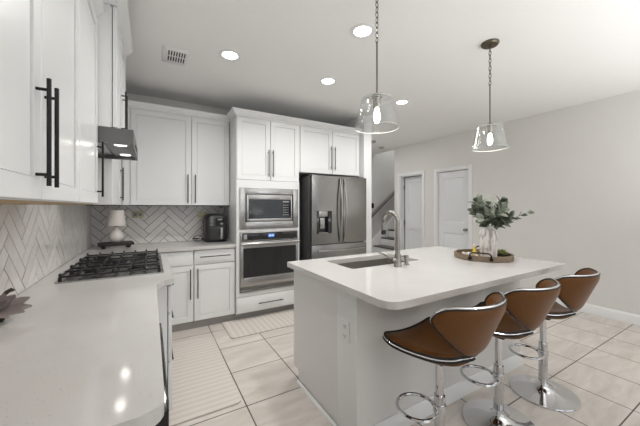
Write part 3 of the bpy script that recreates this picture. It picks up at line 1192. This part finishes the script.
bm = NB(); FR.box(bm, RL + .003, RR - .003, .06, .850, 0, .06, .004); fd = obj('freezer_drawer', bm, M_SSD, t)
for par, u in ((ld, RS - .035), (rd, RS + .035)):
    bm = NB()
    pts = []
    for k in range(13):
        q = k / 12
        pts.append(FR.p(u, .885 + q * .84, .075 + .045 * math.sin(PI * q)))
    tube(bm, [FR.p(u, .885, .058)] + pts + [FR.p(u, 1.725, .058)], .011, 10)
    obj('handle', bm, M_SS, par)
bm = NB()
pts = [FR.p(RL + .09 + k / 12 * .74, .775, .075 + .04 * math.sin(PI * k / 12)) for k in range(13)]
tube(bm, [FR.p(RL + .09, .775, .058)] + pts + [FR.p(RL + .83, .775, .058)], .011, 10)
obj('handle', bm, M_SS, fd)
bm = NB(); FR.box(bm, RL + .02, RR - .02, 0, .05, -.6, -.02); obj('kick_plate', bm, M_RUBBER, t)
for u in (RL + .05, RR - .05):
    bm = NB()
    FR.box(bm, u - .03, u + .03, 1.75, 1.77, -.06, .03, .003)
    obj('hinge_cover', bm, M_FSIDE, t)

# ------------------------------------------------------------------ range hood
t = thing('range_hood', 'slim stainless range hood with two lit lamps over the cooktop', 'range hood', (-.33, 2.4, 1.727))
HX = -.091
HZ0, HZ1 = 1.718, 1.81
bm = NB()
box(bm, LX, HX, HY0 + .004, HY0 + .018, HZ0, HZ1)
box(bm, LX, HX, HY1 - .018, HY1 - .004, HZ0, HZ1)
box(bm, HX - .014, HX, HY0 + .018, HY1 - .018, HZ0, HZ1)
box(bm, LX, HX - .014, HY0 + .018, HY1 - .018, HZ0 + .03, HZ1)
obj('shell', bm, M_HOOD, t)
bm = NB(); box(bm, LX + .02, -.25, HY0 + .05, HY1 - .05, HZ0 + .022, HZ0 + .03)
for k in range(12):
    x = LX + .04 + k * .022
    box(bm, x, x + .008, HY0 + .06, HY1 - .06, HZ0 + .018, HZ0 + .023)
obj('filter', bm, M_SS, t)
bm = NB(); box(bm, -.235, HX - .016, HY0 + .03, HY1 - .03, HZ0 + .02, HZ0 + .03); lp = obj('lamp_panel', bm, M_HOOD, t)
for y in (2.20, 2.60):
    bm = NB(); lathe(bm, [(.034, HZ0 + .020), (.034, HZ0 + .016), (.027, HZ0 + .014), (0, HZ0 + .014)], (-.165, y), 20)
    obj('lamp', bm, M_HOODL, lp)
    area_light('hood_lamp_light', (-.165, y, HZ0 + .008), (0, 0, 0), .05, .05, .25, (1, .95, .88), 'DISK')
bm = NB()
for k in range(4):
    box(bm, HX, HX + .004, 2.30 + k * .05, 2.325 + k * .05, HZ0 + .03, HZ0 + .045, .001)
obj('button', bm, M_BLACK, t)

# ------------------------------------------------------------------ gas cooktop
KX0, KX1, KY0, KY1 = -.47, .073, 2.15, 3.04
t = thing('gas_cooktop', 'five-burner gas cooktop with black iron grates set in the worktop', 'cooktop', ((KX0 + KX1) / 2, (KY0 + KY1) / 2, .914))
bm = NB()
pl = round_poly([(KX0, KY0), (KX1, KY0), (KX1, KY1), (KX0, KY1)], [.015] * 4, 4)
prism(bm, pl, .9142, .923)
obj('pan', bm, M_SS, t)
BUR = [(-.33, 2.33, .038), (-.07, 2.33, .045), (-.2, 2.617, .055), (-.33, 2.905, .045), (-.07, 2.905, .038)]
for bx_, by_, br_ in BUR:
    bm = NB(); lathe(bm, [(br_ + .012, .923), (br_ + .012, .930), (br_, .936), (br_ * .6, .938), (0, .938)], (bx_, by_), 20)
    b_ = obj('burner', bm, M_SS, t)
    bm = NB(); lathe(bm, [(br_ * .85, .938), (br_ * .88, .945), (br_ * .7, .949), (0, .949)], (bx_, by_), 20)
    obj('burner_cap', bm, M_IRON, b_)
gw = (KY1 - KY0 - .05) / 3
for k in range(3):
    y0 = KY0 + .02 + k * (gw + .005)
    y1 = y0 + gw
    bm = NB()
    x0, x1 = KX0 + .015, KX1 - .02
    zt, zb_ = .957, .946
    for a in (x0, x1 - .012):
        box(bm, a, a + .012, y0, y1, zb_ - .004, zt - .004, .002)
    for a in (y0, y1 - .012):
        box(bm, x0, x1, a, a + .012, zb_ - .004, zt - .004, .002)
    cy = (y0 + y1) / 2
    box(bm, x0, x1, cy - .005, cy + .005, zb_, zt, .002)
    nx = 5
    for q in range(nx):
        a = x0 + (x1 - x0) * (q + 1) / (nx + 1)
        box(bm, a - .005, a + .005, y0, y1, zb_, zt + (.004 if q % 2 else 0), .002)
    # upright finger tips along the rim
    for q in range(nx + 2):
        a = x0 + .006 + (x1 - x0 - .012) * q / (nx + 1)
        for b in (y0 + .006, y1 - .006):
            box(bm, a - .006, a + .006, b - .006, b + .006, zb_, zt + .011, .002)
    for a in (x0 + .006, x1 - .006):
        for b in (y0 + .006, y1 - .006):
            box(bm, a - .008, a + .008, b - .008, b + .008, .923, zb_, .001)
    obj('grate', bm, M_IRON, t)
# ------------------------------------------------------------------ counter objects
# dark wooden riser
rot = Matrix.Translation((-.322, 3.76, 0)) @ Matrix.Rotation(math.radians(10), 4, 'Z')
t = thing('riser_tray', 'black wooden footed riser under the small lamp', 'tray', (-.322, 3.76, .914))
bm = NB(); box(bm, -.155, .155, -.09, .09, .940, .972, .008, matrix=rot); obj('board', bm, M_DARKWOOD, t)
for x in (-.11, .11):
    for y in (-.06, .06):
        bm = NB(); vv = lathe(bm, [(.010, .914), (.017, .922), (.017, .936), (.011, .940), (0, .9405)], (x, y), 14)
        bmesh.ops.transform(bm, matrix=rot, verts=vv)
        obj('foot', bm, M_DARKWOOD, t)
lx, ly = -.322, 3.76
t = thing('table_lamp', 'small cream gourd-shaped lamp with a linen shade in the corner', 'lamp', (lx, ly, .972))
bm = NB(); lathe(bm, [(.032, .972), (.045, .980), (.060, 1.005), (.065, 1.035), (.060, 1.065), (.045, 1.09), (.03, 1.108), (.027, 1.125), (.030, 1.135), (.010, 1.140), (.010, 1.155), (0, 1.155)], (lx, ly), 28)
obj('base', bm, M_CERAMIC, t)
bm = NB()
lathe(bm, [(.088, 1.148), (.070, 1.312), (.068, 1.312), (.086, 1.148)], (lx, ly), 32, cap=False)
obj('lamp_shade', bm, M_SHADE, t)
bm = NB(); tube(bm, [(lx, ly, 1.15), (lx, ly, 1.30)], .004, 6)
for k in range(3):
    a = 2 * PI * k / 3
    tube(bm, [(lx, ly, 1.30), (lx + .062 * math.cos(a), ly + .062 * math.sin(a), 1.30)], .002, 5)
obj('shade_spider', bm, M_BRONZE, t)

# outlets in the back splash
for i, (x0, x1, z0, z1, lb) in enumerate(((-.195, -.07, 1.218, 1.294, 'tan wide outlet plate on the tile right of the small lamp'),
                                        (.515, .64, 1.212, 1.284, 'tan wide outlet plate on the tile beside the air fryer'))):
    t = thing('wall_outlet', lb, 'outlet', ((x0 + x1) / 2, BY - .009, (z0 + z1) / 2))
    bm = NB(); box(bm, x0, x1, BY - .0145, BY - .0095, z0, z1, .002); obj('cover_plate', bm, M_BRASSP, t)
    for q in (.3, .7):
        u = x0 + (x1 - x0) * q
        bm = NB(); box(bm, u - .018, u + .018, BY - .0165, BY - .0142, z0 + .02, z1 - .02, .001); s = obj('receptacle', bm, M_BRASSP if i else M_GREYP, t)
        bm = NB()
        for e in (-.006, .006):
            box(bm, u - .008, u + .004, BY - .0170, BY - .0164, (z0 + z1) / 2 + e - .0015, (z0 + z1) / 2 + e + .0015)
        obj('slot', bm, M_DARK, s)

# air fryer
ax, ay = .70, 3.83
t = thing('air_fryer', 'charcoal air fryer with a silver basket handle on the back counter', 'air fryer', (ax, ay, .914))
bm = NB()
prof = []
for r, z in ((.110, .926), (.122, .94), (.128, 1.0), (.130, 1.12), (.127, 1.19), (.115, 1.235), (.09, 1.258), (.05, 1.264)):
    prof.append((r, z))
rings = []
for r, z in prof:
    pl = round_poly([(ax - r, ay - r * 1.08), (ax + r, ay - r * 1.08), (ax + r, ay + r * 1.08), (ax - r, ay + r * 1.08)], [min(.055, r * .8)] * 4, 6)
    rings.append([bm.verts.new((p[0], p[1], z)) for p in pl])
for a, b in zip(rings, rings[1:]):
    n = len(a)
    for i in range(n):
        bm.faces.new((a[i], a[(i + 1) % n], b[(i + 1) % n], b[i]))
bm.faces.new(rings[-1]); bm.faces.new(list(reversed(rings[0])))
obj('body', bm, M_FRY, t, angle=50)
bm = NB(); box(bm, ax - .112, ax + .112, ay - .118, ay + .118, .9145, .930, .01); obj('foot_ring', bm, M_RUBBER, t)
FF = Face((ax, ay - .139, 0), (1, 0, 0), (0, -1, 0))
bm = NB(); FF.box(bm, -.085, .10, .945, 1.10, -.02, .008, .006); bk = obj('basket_drawer', bm, M_FRY, t)
bm = NB(); FF.box(bm, .028, .062, .955, 1.092, .008, .05, .008); obj('handle', bm, M_SS, bk, label='silver upright basket handle')
bm = NB(); FF.box(bm, -.02, .085, 1.115, 1.215, -.02, .006, .02); obj('window', bm, M_FRYD, t)
bm = NB(); FF.box(bm, .005, .06, 1.185, 1.2, .006, .0075); FF.box(bm, .035, .07, 1.13, 1.15, .006, .0075); obj('touch_display', bm, M_GREYP, t)
bm = NB()
for k in range(6):
    z = 1.118 + k * .016
    FF.box(bm, -.085, -.045, z, z + .007, -.012, .003, .001)
obj('vent', bm, M_GREYP, t)
bm = NB()
pts = []
for k in range(15):
    q = k / 14
    a = 2 * PI * q * .95 + .3
    pts.append((ax - .20 - .055 * math.cos(a), ay + .03 + .02 * q, .956 + .034 * math.sin(a)))
pts = [(ax - .125, ay + .05, .94)] + pts + [(ax - .18, ay + .2, .93)]
tube(bm, pts, .0045, 6)
obj('power_cord', bm, M_RUBBER, t)


def leaf_bm(bm, base, direction, normal, length, width, curl=.15, seg=5):
    d = Vector(direction).normalized()
    n = Vector(normal)
    n = (n - d * n.dot(d)).normalized()
    s = d.cross(n)
    base = Vector(base)
    rows = []
    for i in range(seg + 1):
        q = i / seg
        w = width * .5 * math.sin(PI * min(1, q * .93 + .05)) ** .7
        c = base + d * (length * q) - n * (curl * length * q * q)
        rows.append((bm.verts.new(c - s * w + n * w * .25), bm.verts.new(c), bm.verts.new(c + s * w + n * w * .25)))
    for a, b in zip(rows, rows[1:]):
        bm.faces.new((a[0], a[1], b[1], b[0]))
        bm.faces.new((a[1], a[2], b[2], b[1]))


def solidify(bm, th):
    """give thin leaves a real thickness"""
    bm.normal_update()
    geom = list(bm.faces)
    bmesh.ops.solidify(bm, geom=geom, thickness=th)


# dried plant at the left edge of the counter
px_, py_ = -.515, 1.56
t = thing('dried_plant', 'mauve-grey broad-leaved artificial plant at the left edge of the counter', 'plant', (px_, py_, .914))
bm = NB(); lathe(bm, [(.030, .9145), (.036, .925), (.034, .94), (.028, .945), (0, .945)], (px_, py_), 20)
obj('base', bm, M_DRIED, t)
bm = NB()
random.seed(3)
for k, (a, e, L, w) in enumerate(((25, 22, .135, .042), (62, 30, .125, .040), (2, 8, .135, .038), (-22, 4, .13, .036), (45, 5, .125, .036), (85, 8, .12, .036),
                                  (-50, 2, .12, .036), (-80, 6, .12, .036), (110, 14, .11, .034), (-110, 8, .10, .034), (10, 45, .10, .036), (95, 50, .10, .036),
                                  (-40, 40, .10, .036), (40, 62, .09, .034), (-90, 52, .09, .034))):
    a, e = math.radians(a), math.radians(e)
    d = Vector((math.cos(a) * math.cos(e), math.sin(a) * math.cos(e), math.sin(e)))
    leaf_bm(bm, Vector((px_, py_, .948)) + d * .008, d, (-d.x * d.z + .5, -d.y * d.z - .9, 1.2 - d.z * d.z), L * .74, w * 1.0, .08)
solidify(bm, .0018)
obj('foliage', bm, M_MAUVE, t)
bm = NB()
for a in (.9, 2.0):
    pts = [(px_ + .055 * math.cos(a) * q / 6, py_ + .11 * math.sin(a) * q / 6, .945 + .07 * math.sin(PI * .62 * q / 6)) for q in range(7)]
    tube(bm, pts, [.006, .006, .006, .007, .008, .009, .004], 6)
obj('stem', bm, M_DRIED, t)

# ------------------------------------------------------------------ island objects
tx, ty, tr = 2.44, 1.425, .222
t = thing('serving_tray', 'round weathered wood tray with black handles on the island', 'tray', (tx, ty, .914))
bm = NB()
lathe(bm, [(tr - .004, .9145), (tr, .918), (tr, .958), (tr - .014, .958), (tr - .014, .924), (0, .924)], (tx, ty), 48)
obj('tray_body', bm, M_TRAYW, t)
for a in (math.radians(206), math.radians(26)):
    bm = NB()
    d = Vector((math.cos(a), math.sin(a), 0))
    s = Vector((-d.y, d.x, 0))
    c = Vector((tx, ty, 0)) + d * (tr + .003)
    pts = []
    for u, z in ((-.075, .940), (-.075, .968), (-.06, .983), (0, .986), (.06, .983), (.075, .968), (.075, .940)):
        dd = d * (math.sqrt(max(0, tr * tr - u * u)) - tr)
        pts.append(c + s * u + dd * .8 + d * .006 + Vector((0, 0, z)))
    tube(bm, pts, .006, 8)
    for u in (-.075, .075):
        pc = c + s * u + d * (math.sqrt(tr * tr - u * u) - tr) + Vector((0, 0, .938))
        tube(bm, [pc - d * .004, pc + d * .010], .014, 12)
    obj('handle', bm, M_BLACK, t)

vx, vy = 2.478, 1.40
bm = NB()
lathe(bm, [(.054, .9245), (.062, .930), (.066, .97), (.068, 1.06), (.068, 1.115), (.064, 1.14), (.054, 1.16), (.044, 1.170), (.042, 1.180), (.045, 1.186), (.038, 1.186), (.036, 1.17), (.045, 1.15), (.058, 1.12), (.057, .95), (0, .94)], (vx, vy), 32)
tag(obj('vase', bm, M_VASE), 'distressed whitewashed vase standing on the round tray', 'vase')

# eucalyptus stems
t = thing('leafy_bouquet', 'grey-green leafy stems arranged in the whitewashed vase', 'bouquet', (vx, vy, 1.10))
random.seed(11)
tips = []
right = Vector((.863, -.505, 0))
fwd = Vector((.505, .863, 0))
up = Vector((0, 0, 1))
V0 = Vector((vx, vy, 1.15))
for a, h, f in ((-.145, .17, 0), (-.11, .25, .03), (-.05, .23, -.05), (.02, .21, .06), (.075, .25, -.03), (.12, .20, .05),
                (-.11, .10, -.08), (.09, .12, -.1), (0, .15, -.12), (-.04, .18, .1), (.14, .12, 0), (-.08, .14, -.1), (.04, .18, -.08), (-.12, .23, -.03), (.10, .07, -.04)):
    tips.append(V0 + right * (a + .022) + up * h + fwd * f)
branch = V0 + right * .375 + up * .155 + fwd * .02
bs, bl, bp = NB(), NB(), NB()


def stem(tip, leaves, L, lean=.45):
    pts = []
    mid = V0.lerp(tip, .5) + up * .03
    for k in range(9):
        q = k / 8
        pts.append(Vector((vx, vy, 1.10)).lerp(mid, q).lerp(mid.lerp(tip, q), q))
    tube(bs, pts, [.003 - .0018 * k / 8 for k in range(9)], 6)
    for k in range(leaves):
        q = .35 + .65 * k / (leaves - 1)
        i = min(7, int(q * 8))
        p = pts[i].lerp(pts[i + 1], q * 8 - i)
        tang = (pts[i + 1] - pts[i]).normalized()
        a = k * 2.2 + random.uniform(-.5, .5)
        o1 = tang.orthogonal().normalized()
        o2 = tang.cross(o1)
        side = o1 * math.cos(a) + o2 * math.sin(a)
        d = side * (1 - lean * .4) + tang * (lean + q * .5)
        leaf_bm(bp if random.random() < .38 else bl, p, d, tang + side * -.4 + Vector((random.uniform(-.3, .3), random.uniform(-.6, .1), random.uniform(-.2, .4))),
                L * random.uniform(.8, 1.15), L * random.uniform(.5, .65), random.uniform(0, .3))


for tp in tips:
    stem(tp, 12, .076)
stem(branch, 12, .05, .9)
solidify(bl, .0012)
solidify(bp, .0012)
obj('stem', bs, M_STEM, t)
obj('foliage', bl, M_LEAF, t)
obj('foliage', bp, M_LEAFP, t, label='paler silvery leaves')

# small things on the tray
t = thing('glass_bottle', 'small yellow bottle on the tray beside the vase', 'bottle', (2.36, 1.44, .924))
bm = NB(); lathe(bm, [(.018, .9245), (.020, .93), (.020, .965), (.012, .985), (.009, .995), (.009, 1.012), (0, 1.012)], (2.37, 1.455), 16)
obj('body', bm, M_OIL, t)
bm = NB(); lathe(bm, [(.0105, 1.012), (.0105, 1.03), (.008, 1.034), (0, 1.034)], (2.37, 1.455), 12)
obj('cap', bm, M_WHITEB, t)
t = thing('bead_garland', 'heap of white beads on the left side of the tray', 'garland', (2.30, 1.44, .924))
bm = NB()
random.seed(5)
for k in range(22):
    a = k * .62
    r = .03 + .022 * math.sin(k * 1.7)
    c = (2.318 + r * math.cos(a), 1.475 + 1.3 * r * math.sin(a), .936 + (.016 if k % 3 == 0 else 0) + .004 * math.sin(k))
    bmesh.ops.create_icosphere(bm, subdivisions=2, radius=.0115, matrix=Matrix.Translation(c))
obj('beads', bm, M_WHITEB, t)
t = thing('succulent', 'low yellow-green succulent on the right side of the tray', 'succulent', (2.555, 1.345, .924))
bm = NB()
for cx_, cy_, s_ in ((2.598, 1.345, 1.0), (2.635, 1.39, .8)):
    for k in range(18):
        a = k * 2.4
        e = .15 + k * .065
        d = Vector((math.cos(a) * math.cos(e), math.sin(a) * math.cos(e), math.sin(e)))
        leaf_bm(bm, Vector((cx_, cy_, .935)), d, (-d.x * d.z, -d.y * d.z, 1.01 - d.z * d.z), .055 * s_, .024 * s_, -.1)
solidify(bm, .002)
obj('foliage', bm, M_SUCC, t)
bm = NB(); lathe(bm, [(.03, .9245), (.035, .93), (.03, .945), (0, .945)], (2.603, 1.355), 16); obj('base', bm, M_DRIED, t)

# ------------------------------------------------------------------ bar stools


def shell(kind):
    """returns grid function (a in -1..1, t in 0..1) -> point on the mid surface, stool-local"""
    def hw(t):
        W, w0 = .294, .035
        t0 = .74
        base = w0 + (W - w0) * (1.12 * min(1, t / t0) - .12 * min(1, t / t0) ** 6)  ** .88 / 1.0
        base = min(base, W)
        if t > t0:
            q = (t - t0) / (1 - t0)
            base = W - .085 * (1 - math.sqrt(max(0, 1 - q * q * .98)))
        if t < .08:
            base = w0 * math.sqrt(t / .08) * .75 + base * .25 if t > 0 else .012
        return base

    def back(a, t):
        p = a * hw(t)
        R = .265
        th = p / R
        x = R * math.sin(th)
        f = R * (1 - math.cos(th))
        q = t * .280
        dip = .006 * (1 - a * a) * t
        tilt = math.radians(23)
        y = -.180 - q * math.sin(tilt) + f * .95
        z = .650 + q * math.cos(tilt) + dip + f * .05
        return Vector((x, y, z))

    def seat(a, t):
        p = a * hw(t) * .845
        R = .75
        th = p / R
        x = R * math.sin(th)
        f = R * (1 - math.cos(th))
        y = -.175 + t * .380
        z = .602 + f * .9 + 2.0 * min(0, y + .05) ** 2 + .45 * max(0, y + .05) ** 2
        return Vector((x, y, z))
    return back if kind == 'back' else seat


def shell_mesh(fn, th_out, th_in, na=28, nt=26):
    P = [[fn(-1 + 2 * i / na, j / nt) for i in range(na + 1)] for j in range(nt + 1)]

    def nrm(i, j):
        a = P[j][min(i + 1, na)] - P[j][max(i - 1, 0)]
        b = P[min(j + 1, nt)][i] - P[max(j - 1, 0)][i]
        n = a.cross(b)
        return n.normalized() if n.length > 1e-9 else Vector((0, 0, 1))
    N = [[nrm(i, j) for i in range(na + 1)] for j in range(nt + 1)]
    bm = NB()

    def puff(i, j):
        e = min(i, na - i) / 5.0
        f = min(j, nt - j) / 5.0
        return math.sin(PI / 2 * min(1, e)) ** .6 * math.sin(PI / 2 * min(1, f)) ** .6
    top = [[bm.verts.new(P[j][i] + N[j][i] * (.006 + th_in * puff(i, j))) for i in range(na + 1)] for j in range(nt + 1)]
    bot = [[bm.verts.new(P[j][i] - N[j][i] * (.006 + th_out * puff(i, j))) for i in range(na + 1)] for j in range(nt + 1)]
    for G in (top, bot):
        for j in range(nt):
            for i in range(na):
                bm.faces.new((G[j][i], G[j][i + 1], G[j + 1][i + 1], G[j + 1][i]))
    ed = [(i, 0) for i in range(na)] + [(na, j) for j in range(nt)] + [(i, nt) for i in range(na, 0, -1)] + [(0, j) for j in range(nt, 0, -1)]
    for k in range(len(ed)):
        a, b = ed[k], ed[(k + 1) % len(ed)]
        bm.faces.new((top[a[1]][a[0]], top[b[1]][b[0]], bot[b[1]][b[0]], bot[a[1]][a[0]]))
    rim = [P[j][i] for i, j in ed]
    rn = [N[j][i] for i, j in ed]
    return bm, rim, rn


def make_stool(loc, label, group):
    t = thing('bar_stool', label, 'stool', (0, 0, 0), group)
    for kind in ('seat', 'back'):
        fn = shell(kind)
        bm, rim, rn = shell_mesh(fn, .024 if kind == 'seat' else .010, .016)
        part = obj('seat' if kind == 'seat' else 'backrest', bm, M_LEATHER, t, angle=60)
        bm = NB()
        tube(bm, rim, .0075 if kind == 'back' else .0055, 8, closed=True)
        obj('chrome_trim', bm, M_CHROME, part)
        for s in (-1, 1):
            bm = NB()
            tube(bm, [p + n * s * (.0075 if kind == 'back' else .0085) for p, n in zip(rim, rn)], .0042 if kind == 'back' else .0065, 6, closed=True)
            obj('piping', bm, M_PIPING, part)
    bm = NB()
    box(bm, -.07, .07, -.06, .07, .556, .590, .004)
    obj('bracket', bm, M_BLACK, t)
    bm = NB()
    tube(bm, [(.03, -.02, .562), (.10, -.06, .556), (.13, -.075, .55)], .005, 6)
    obj('lift_lever', bm, M_CHROME, t)
    bm = NB()
    lathe(bm, [(.028, .05), (.028, .36), (.0285, .362), (.020, .364), (.020, .56), (0, .56)], seg=24)
    obj('pole', bm, M_CHROME, t)
    bm = NB()
    lathe(bm, [(.204, .0), (.206, .006), (.203, .012), (.15, .020), (.09, .034), (.05, .05), (.034, .066), (.030, .085), (.028, .09), (0, .09)], seg=56)
    obj('base', bm, M_CHROME, t)
    bm = NB()
    lathe(bm, [(.0285, .275), (.033, .275), (.033, .315), (.0285, .315)], seg=20, cap=False)
    u = Vector((-.80, .60, 0))
    w = Vector((.60, .80, 0))
    pts = []
    for k in range(25):
        a = PI * 1.72 * (k / 24) - PI * .86
        pts.append(u * (.118 + .10 * math.cos(a)) + w * (.105 * math.sin(a)) + Vector((0, 0, .295)))
    pts = [u * .028 + w * -.02 + Vector((0, 0, .295))] + pts + [u * .028 + w * .02 + Vector((0, 0, .295))]
    tube(bm, pts, .0085, 8)
    obj('footrest', bm, M_CHROME, t)
    t.location = loc
    t.rotation_euler.z = math.radians(3)
    return t


SG = 'leather stools along the island'
st = make_stool((1.310, .995, 0), 'brown leather bar stool nearest the camera, its base out of frame', SG)
dup(st, (1.874, .995, 0), 'middle brown leather bar stool at the island', SG)
dup(st, (2.460, .995, 0), 'brown leather bar stool at the far end of the island', SG)

# ------------------------------------------------------------------ pendants


def make_pendant(label, group):
    t = thing('pendant_light', label, 'pendant light', (0, 0, 0), group)
    bm = NB(); lathe(bm, [(.066, CEIL), (.066, CEIL - .012), (.058, CEIL - .022), (.012, CEIL - .026), (.012, CEIL - .036), (0, CEIL - .036)], seg=28)
    obj('canopy', bm, M_BRONZE, t)
    bm = NB()
    z = CEIL - .036
    k = 0
    while z > 2.365:
        a = PI / 2 * (k % 2)
        pts = []
        for q in range(12):
            b = 2 * PI * q / 12
            pts.append(Vector((.009 * math.cos(b) * math.cos(a), .009 * math.cos(b) * math.sin(a), z - .017 + .019 * math.sin(b))))
        tube(bm, pts, .0024, 6, closed=True)
        z -= .0305
        k += 1
    obj('chain', bm, M_BRONZE, t)
    bm = NB(); tube(bm, [(0, 0, z + .004), (0, 0, 2.02)], .005, 8); obj('rod', bm, M_BRONZE, t)
    bm = NB(); lathe(bm, [(.008, 2.035), (.022, 2.028), (.030, 2.012), (.030, 2.006), (.022, 2.003), (.022, 1.945), (.018, 1.943), (0, 1.943)], seg=20)
    obj('socket', bm, M_NICKEL, t)
    bm = NB()
    lathe(bm, [(.028, 2.004), (.075, 2.004), (.086, 1.998), (.092, 1.985), (.128, 1.825), (.131, 1.822), (.1315, 1.826), (.0955, 1.987), (.089, 2.002), (.076, 2.008), (.028, 2.008)], seg=48, cap=False)
    vsr = bm.verts
    gs = obj('glass_shade', bm, M_GLASS, t)
    for rr, zz, tr_ in ((.1295, 1.8235, .0019), (.0905, 1.997, .0014)):
        bm = NB()
        tube(bm, [(rr * math.cos(2 * PI * k / 48), rr * math.sin(2 * PI * k / 48), zz) for k in range(48)], tr_, 6, closed=True)
        obj('rim_glint', bm, M_GRIM, gs)  # ring carries the painted highlight along the shade's edge
    bm = NB(); lathe(bm, [(.012, 1.943), (.014, 1.93), (.020, 1.905), (.020, 1.875), (.012, 1.856), (0, 1.852)], seg=16)
    obj('bulb', bm, M_BULB, t)
    return t


pd = make_pendant('clear glass pendant light above the sink side of the island', 'glass pendants over the island')
pd.location = (1.175, 1.33, 0)
dup(pd, (2.378, 1.33, 0), 'clear glass pendant light hanging in front of the blank wall', 'glass pendants over the island')
for x in (1.175, 2.378):
    l = bpy.data.lights.new('pendant_bulb_light', 'POINT')
    l.energy = 2.0
    l.color = (1, .93, .82)
    l.shadow_soft_size = .02
    o = bpy.data.objects.new('pendant_bulb_light', l)
    C.objects.link(o)
    o.location = (x, 1.33, 1.835)

# ------------------------------------------------------------------ ceiling fixtures
CL = ['recessed ceiling light nearest the air vent', 'recessed ceiling light nearest the camera, left of the first pendant chain',
      'recessed ceiling light above the aisle before the oven cabinet', 'recessed ceiling light just right of the first pendant shade']
for (x, y), lb in zip(CANS, CL):
    t = thing('ceiling_light', lb, 'ceiling light', (x, y, CEIL), 'recessed ceiling lights')
    bm = NB(); lathe(bm, [(.096, CEIL - .0005), (.096, CEIL - .004), (.070, CEIL - .007), (.063, CEIL - .003), (.063, CEIL - .0005)], (x, y), 36, cap=False)
    obj('trim_ring', bm, M_PLASTIC, t)
    bm = NB(); lathe(bm, [(.064, CEIL - .001), (.064, CEIL - .004), (0, CEIL - .004)], (x, y), 36); obj('lens', bm, M_CANL, t)
for x, y in CANS + UNSEEN_FILLS:  # visible cans plus the added unseen fills
    area_light('can_and_fill_light', (x, y, CEIL - .012), (0, 0, 0), .14, .14, CAN_POWER if (x, y) in CANS else (22.0 if y > 4 else (4.0 if y > 1 else 1.0)), (1.0, .985, .96), 'DISK', PI if y > 4 else math.radians(146))

t = thing('ceiling_vent', 'white air vent with slatted grille in the kitchen ceiling', 'air vent', (.18, 2.85, CEIL))
bm = NB()
box(bm, .085, .28, 2.69, 3.0, CEIL - .006, CEIL, .002)
obj('frame', bm, M_PLASTIC, t)
bm = NB()
for cy_ in (2.795, 2.90):
    for k in range(7):
        x = .128 + k * .0205
        box(bm, x, x + .010, cy_ - .042, cy_ + .042, CEIL - .0068, CEIL - .0055)
obj('slot', bm, M_DARK, t)
for i, (x, y) in enumerate(((3.88, 4.51), (4.43, 4.87))):
    bm = NB(); lathe(bm, [(.06, CEIL), (.06, CEIL - .02), (.045, CEIL - .034), (0, CEIL - .036)], (x, y), 24)
    tag(obj('smoke_detector', bm, M_TOE), ('small grey ceiling detector nearer the refrigerator wall' if i == 0 else 'small grey ceiling detector nearer the stairs'), 'detector')

# ------------------------------------------------------------------ floor mats
bm = NB()
pl = round_poly([(.075, 1.985), (.545, 1.985), (.555, 3.13), (.075, 3.13)], [.03, .045, .01, .01], 4)
prism(bm, pl, .0005, .012)
tag(obj('kitchen_mat', bm, M_MAT1), 'long ribbed beige mat on the tiles beside the cooktop counter', 'mat')
bm = NB()
pl = round_poly([(.705, 2.985), (1.62, 2.985), (1.62, 3.462), (.705, 3.462)], [.04, .03, .01, .01], 4)
prism(bm, pl, .0005, .012)
tag(obj('kitchen_mat', bm, M_MAT2), 'striped beige mat on the tiles before the wall oven', 'mat')

# ------------------------------------------------------------------ stairs
t = thing('staircase', 'white staircase with dark treads beyond the refrigerator wall', 'stairs', (4.6, 5.2, 0))
RUN, RISE, SX = .253, .19, 4.59
for k in range(1, 12):
    x = SX + RUN * (k - 1)
    bm = NB(); box(bm, x - .02, x + RUN + .01, 4.84, 5.598, RISE * k - .03, RISE * k, .006); obj('tread', bm, M_TREAD, t)
    bm = NB(); box(bm, x, x + .015, 4.84, 5.598, RISE * (k - 1), RISE * k - .03); obj('riser', bm, M_TRIM, t)
bm = NB()
a = [(SX - .12, 0), (SX + 2.9, 0), (SX + 2.9, 2.62), (SX - .12, .26)]
va = [bm.verts.new((x, 5.60, z)) for x, z in a]
vb = [bm.verts.new((x, 5.619, z)) for x, z in a]
bm.faces.new(va); bm.faces.new(list(reversed(vb)))
for i in range(4):
    j = (i + 1) % 4
    bm.faces.new((va[i], vb[i], vb[j], va[j]))
obj('skirt_board', bm, M_TRIM, t, smooth=False)
t = thing('handrail', 'sloping dark wood handrail on the stair wall', 'handrail', (4.7, 5.53, 1.1))
bm = NB()
p0, p1 = Vector((4.62, 5.535, 1.045)), Vector((6.2, 5.535, 2.29))
tube(bm, [p0, p1], .040, 10)
obj('rail', bm, M_RAIL, t)
for q in (.1, .75):
    p = p0.lerp(p1, q)
    bm = NB(); tube(bm, [p - Vector((0, 0, .03)), p + Vector((0, .03, -.06)), p + Vector((0, .084, -.06))], .008, 8); obj('bracket', bm, M_BLACK, t)
t = thing('wall_switch', 'small black switch plate on the stair wall above the handrail', 'switch', (4.82, 5.62, 1.38))
bm = NB(); box(bm, 4.78, 4.86, 5.612, 5.6195, 1.315, 1.44, .002); s = obj('cover_plate', bm, M_BLACK, t)
bm = NB(); box(bm, 4.80, 4.84, 5.607, 5.612, 1.345, 1.41, .002); obj('rocker', bm, M_FRYD, t)
bm = NB(); box(bm, 6.5, 7.5, 4.0, 5.8, 0, .001)
bm.free()
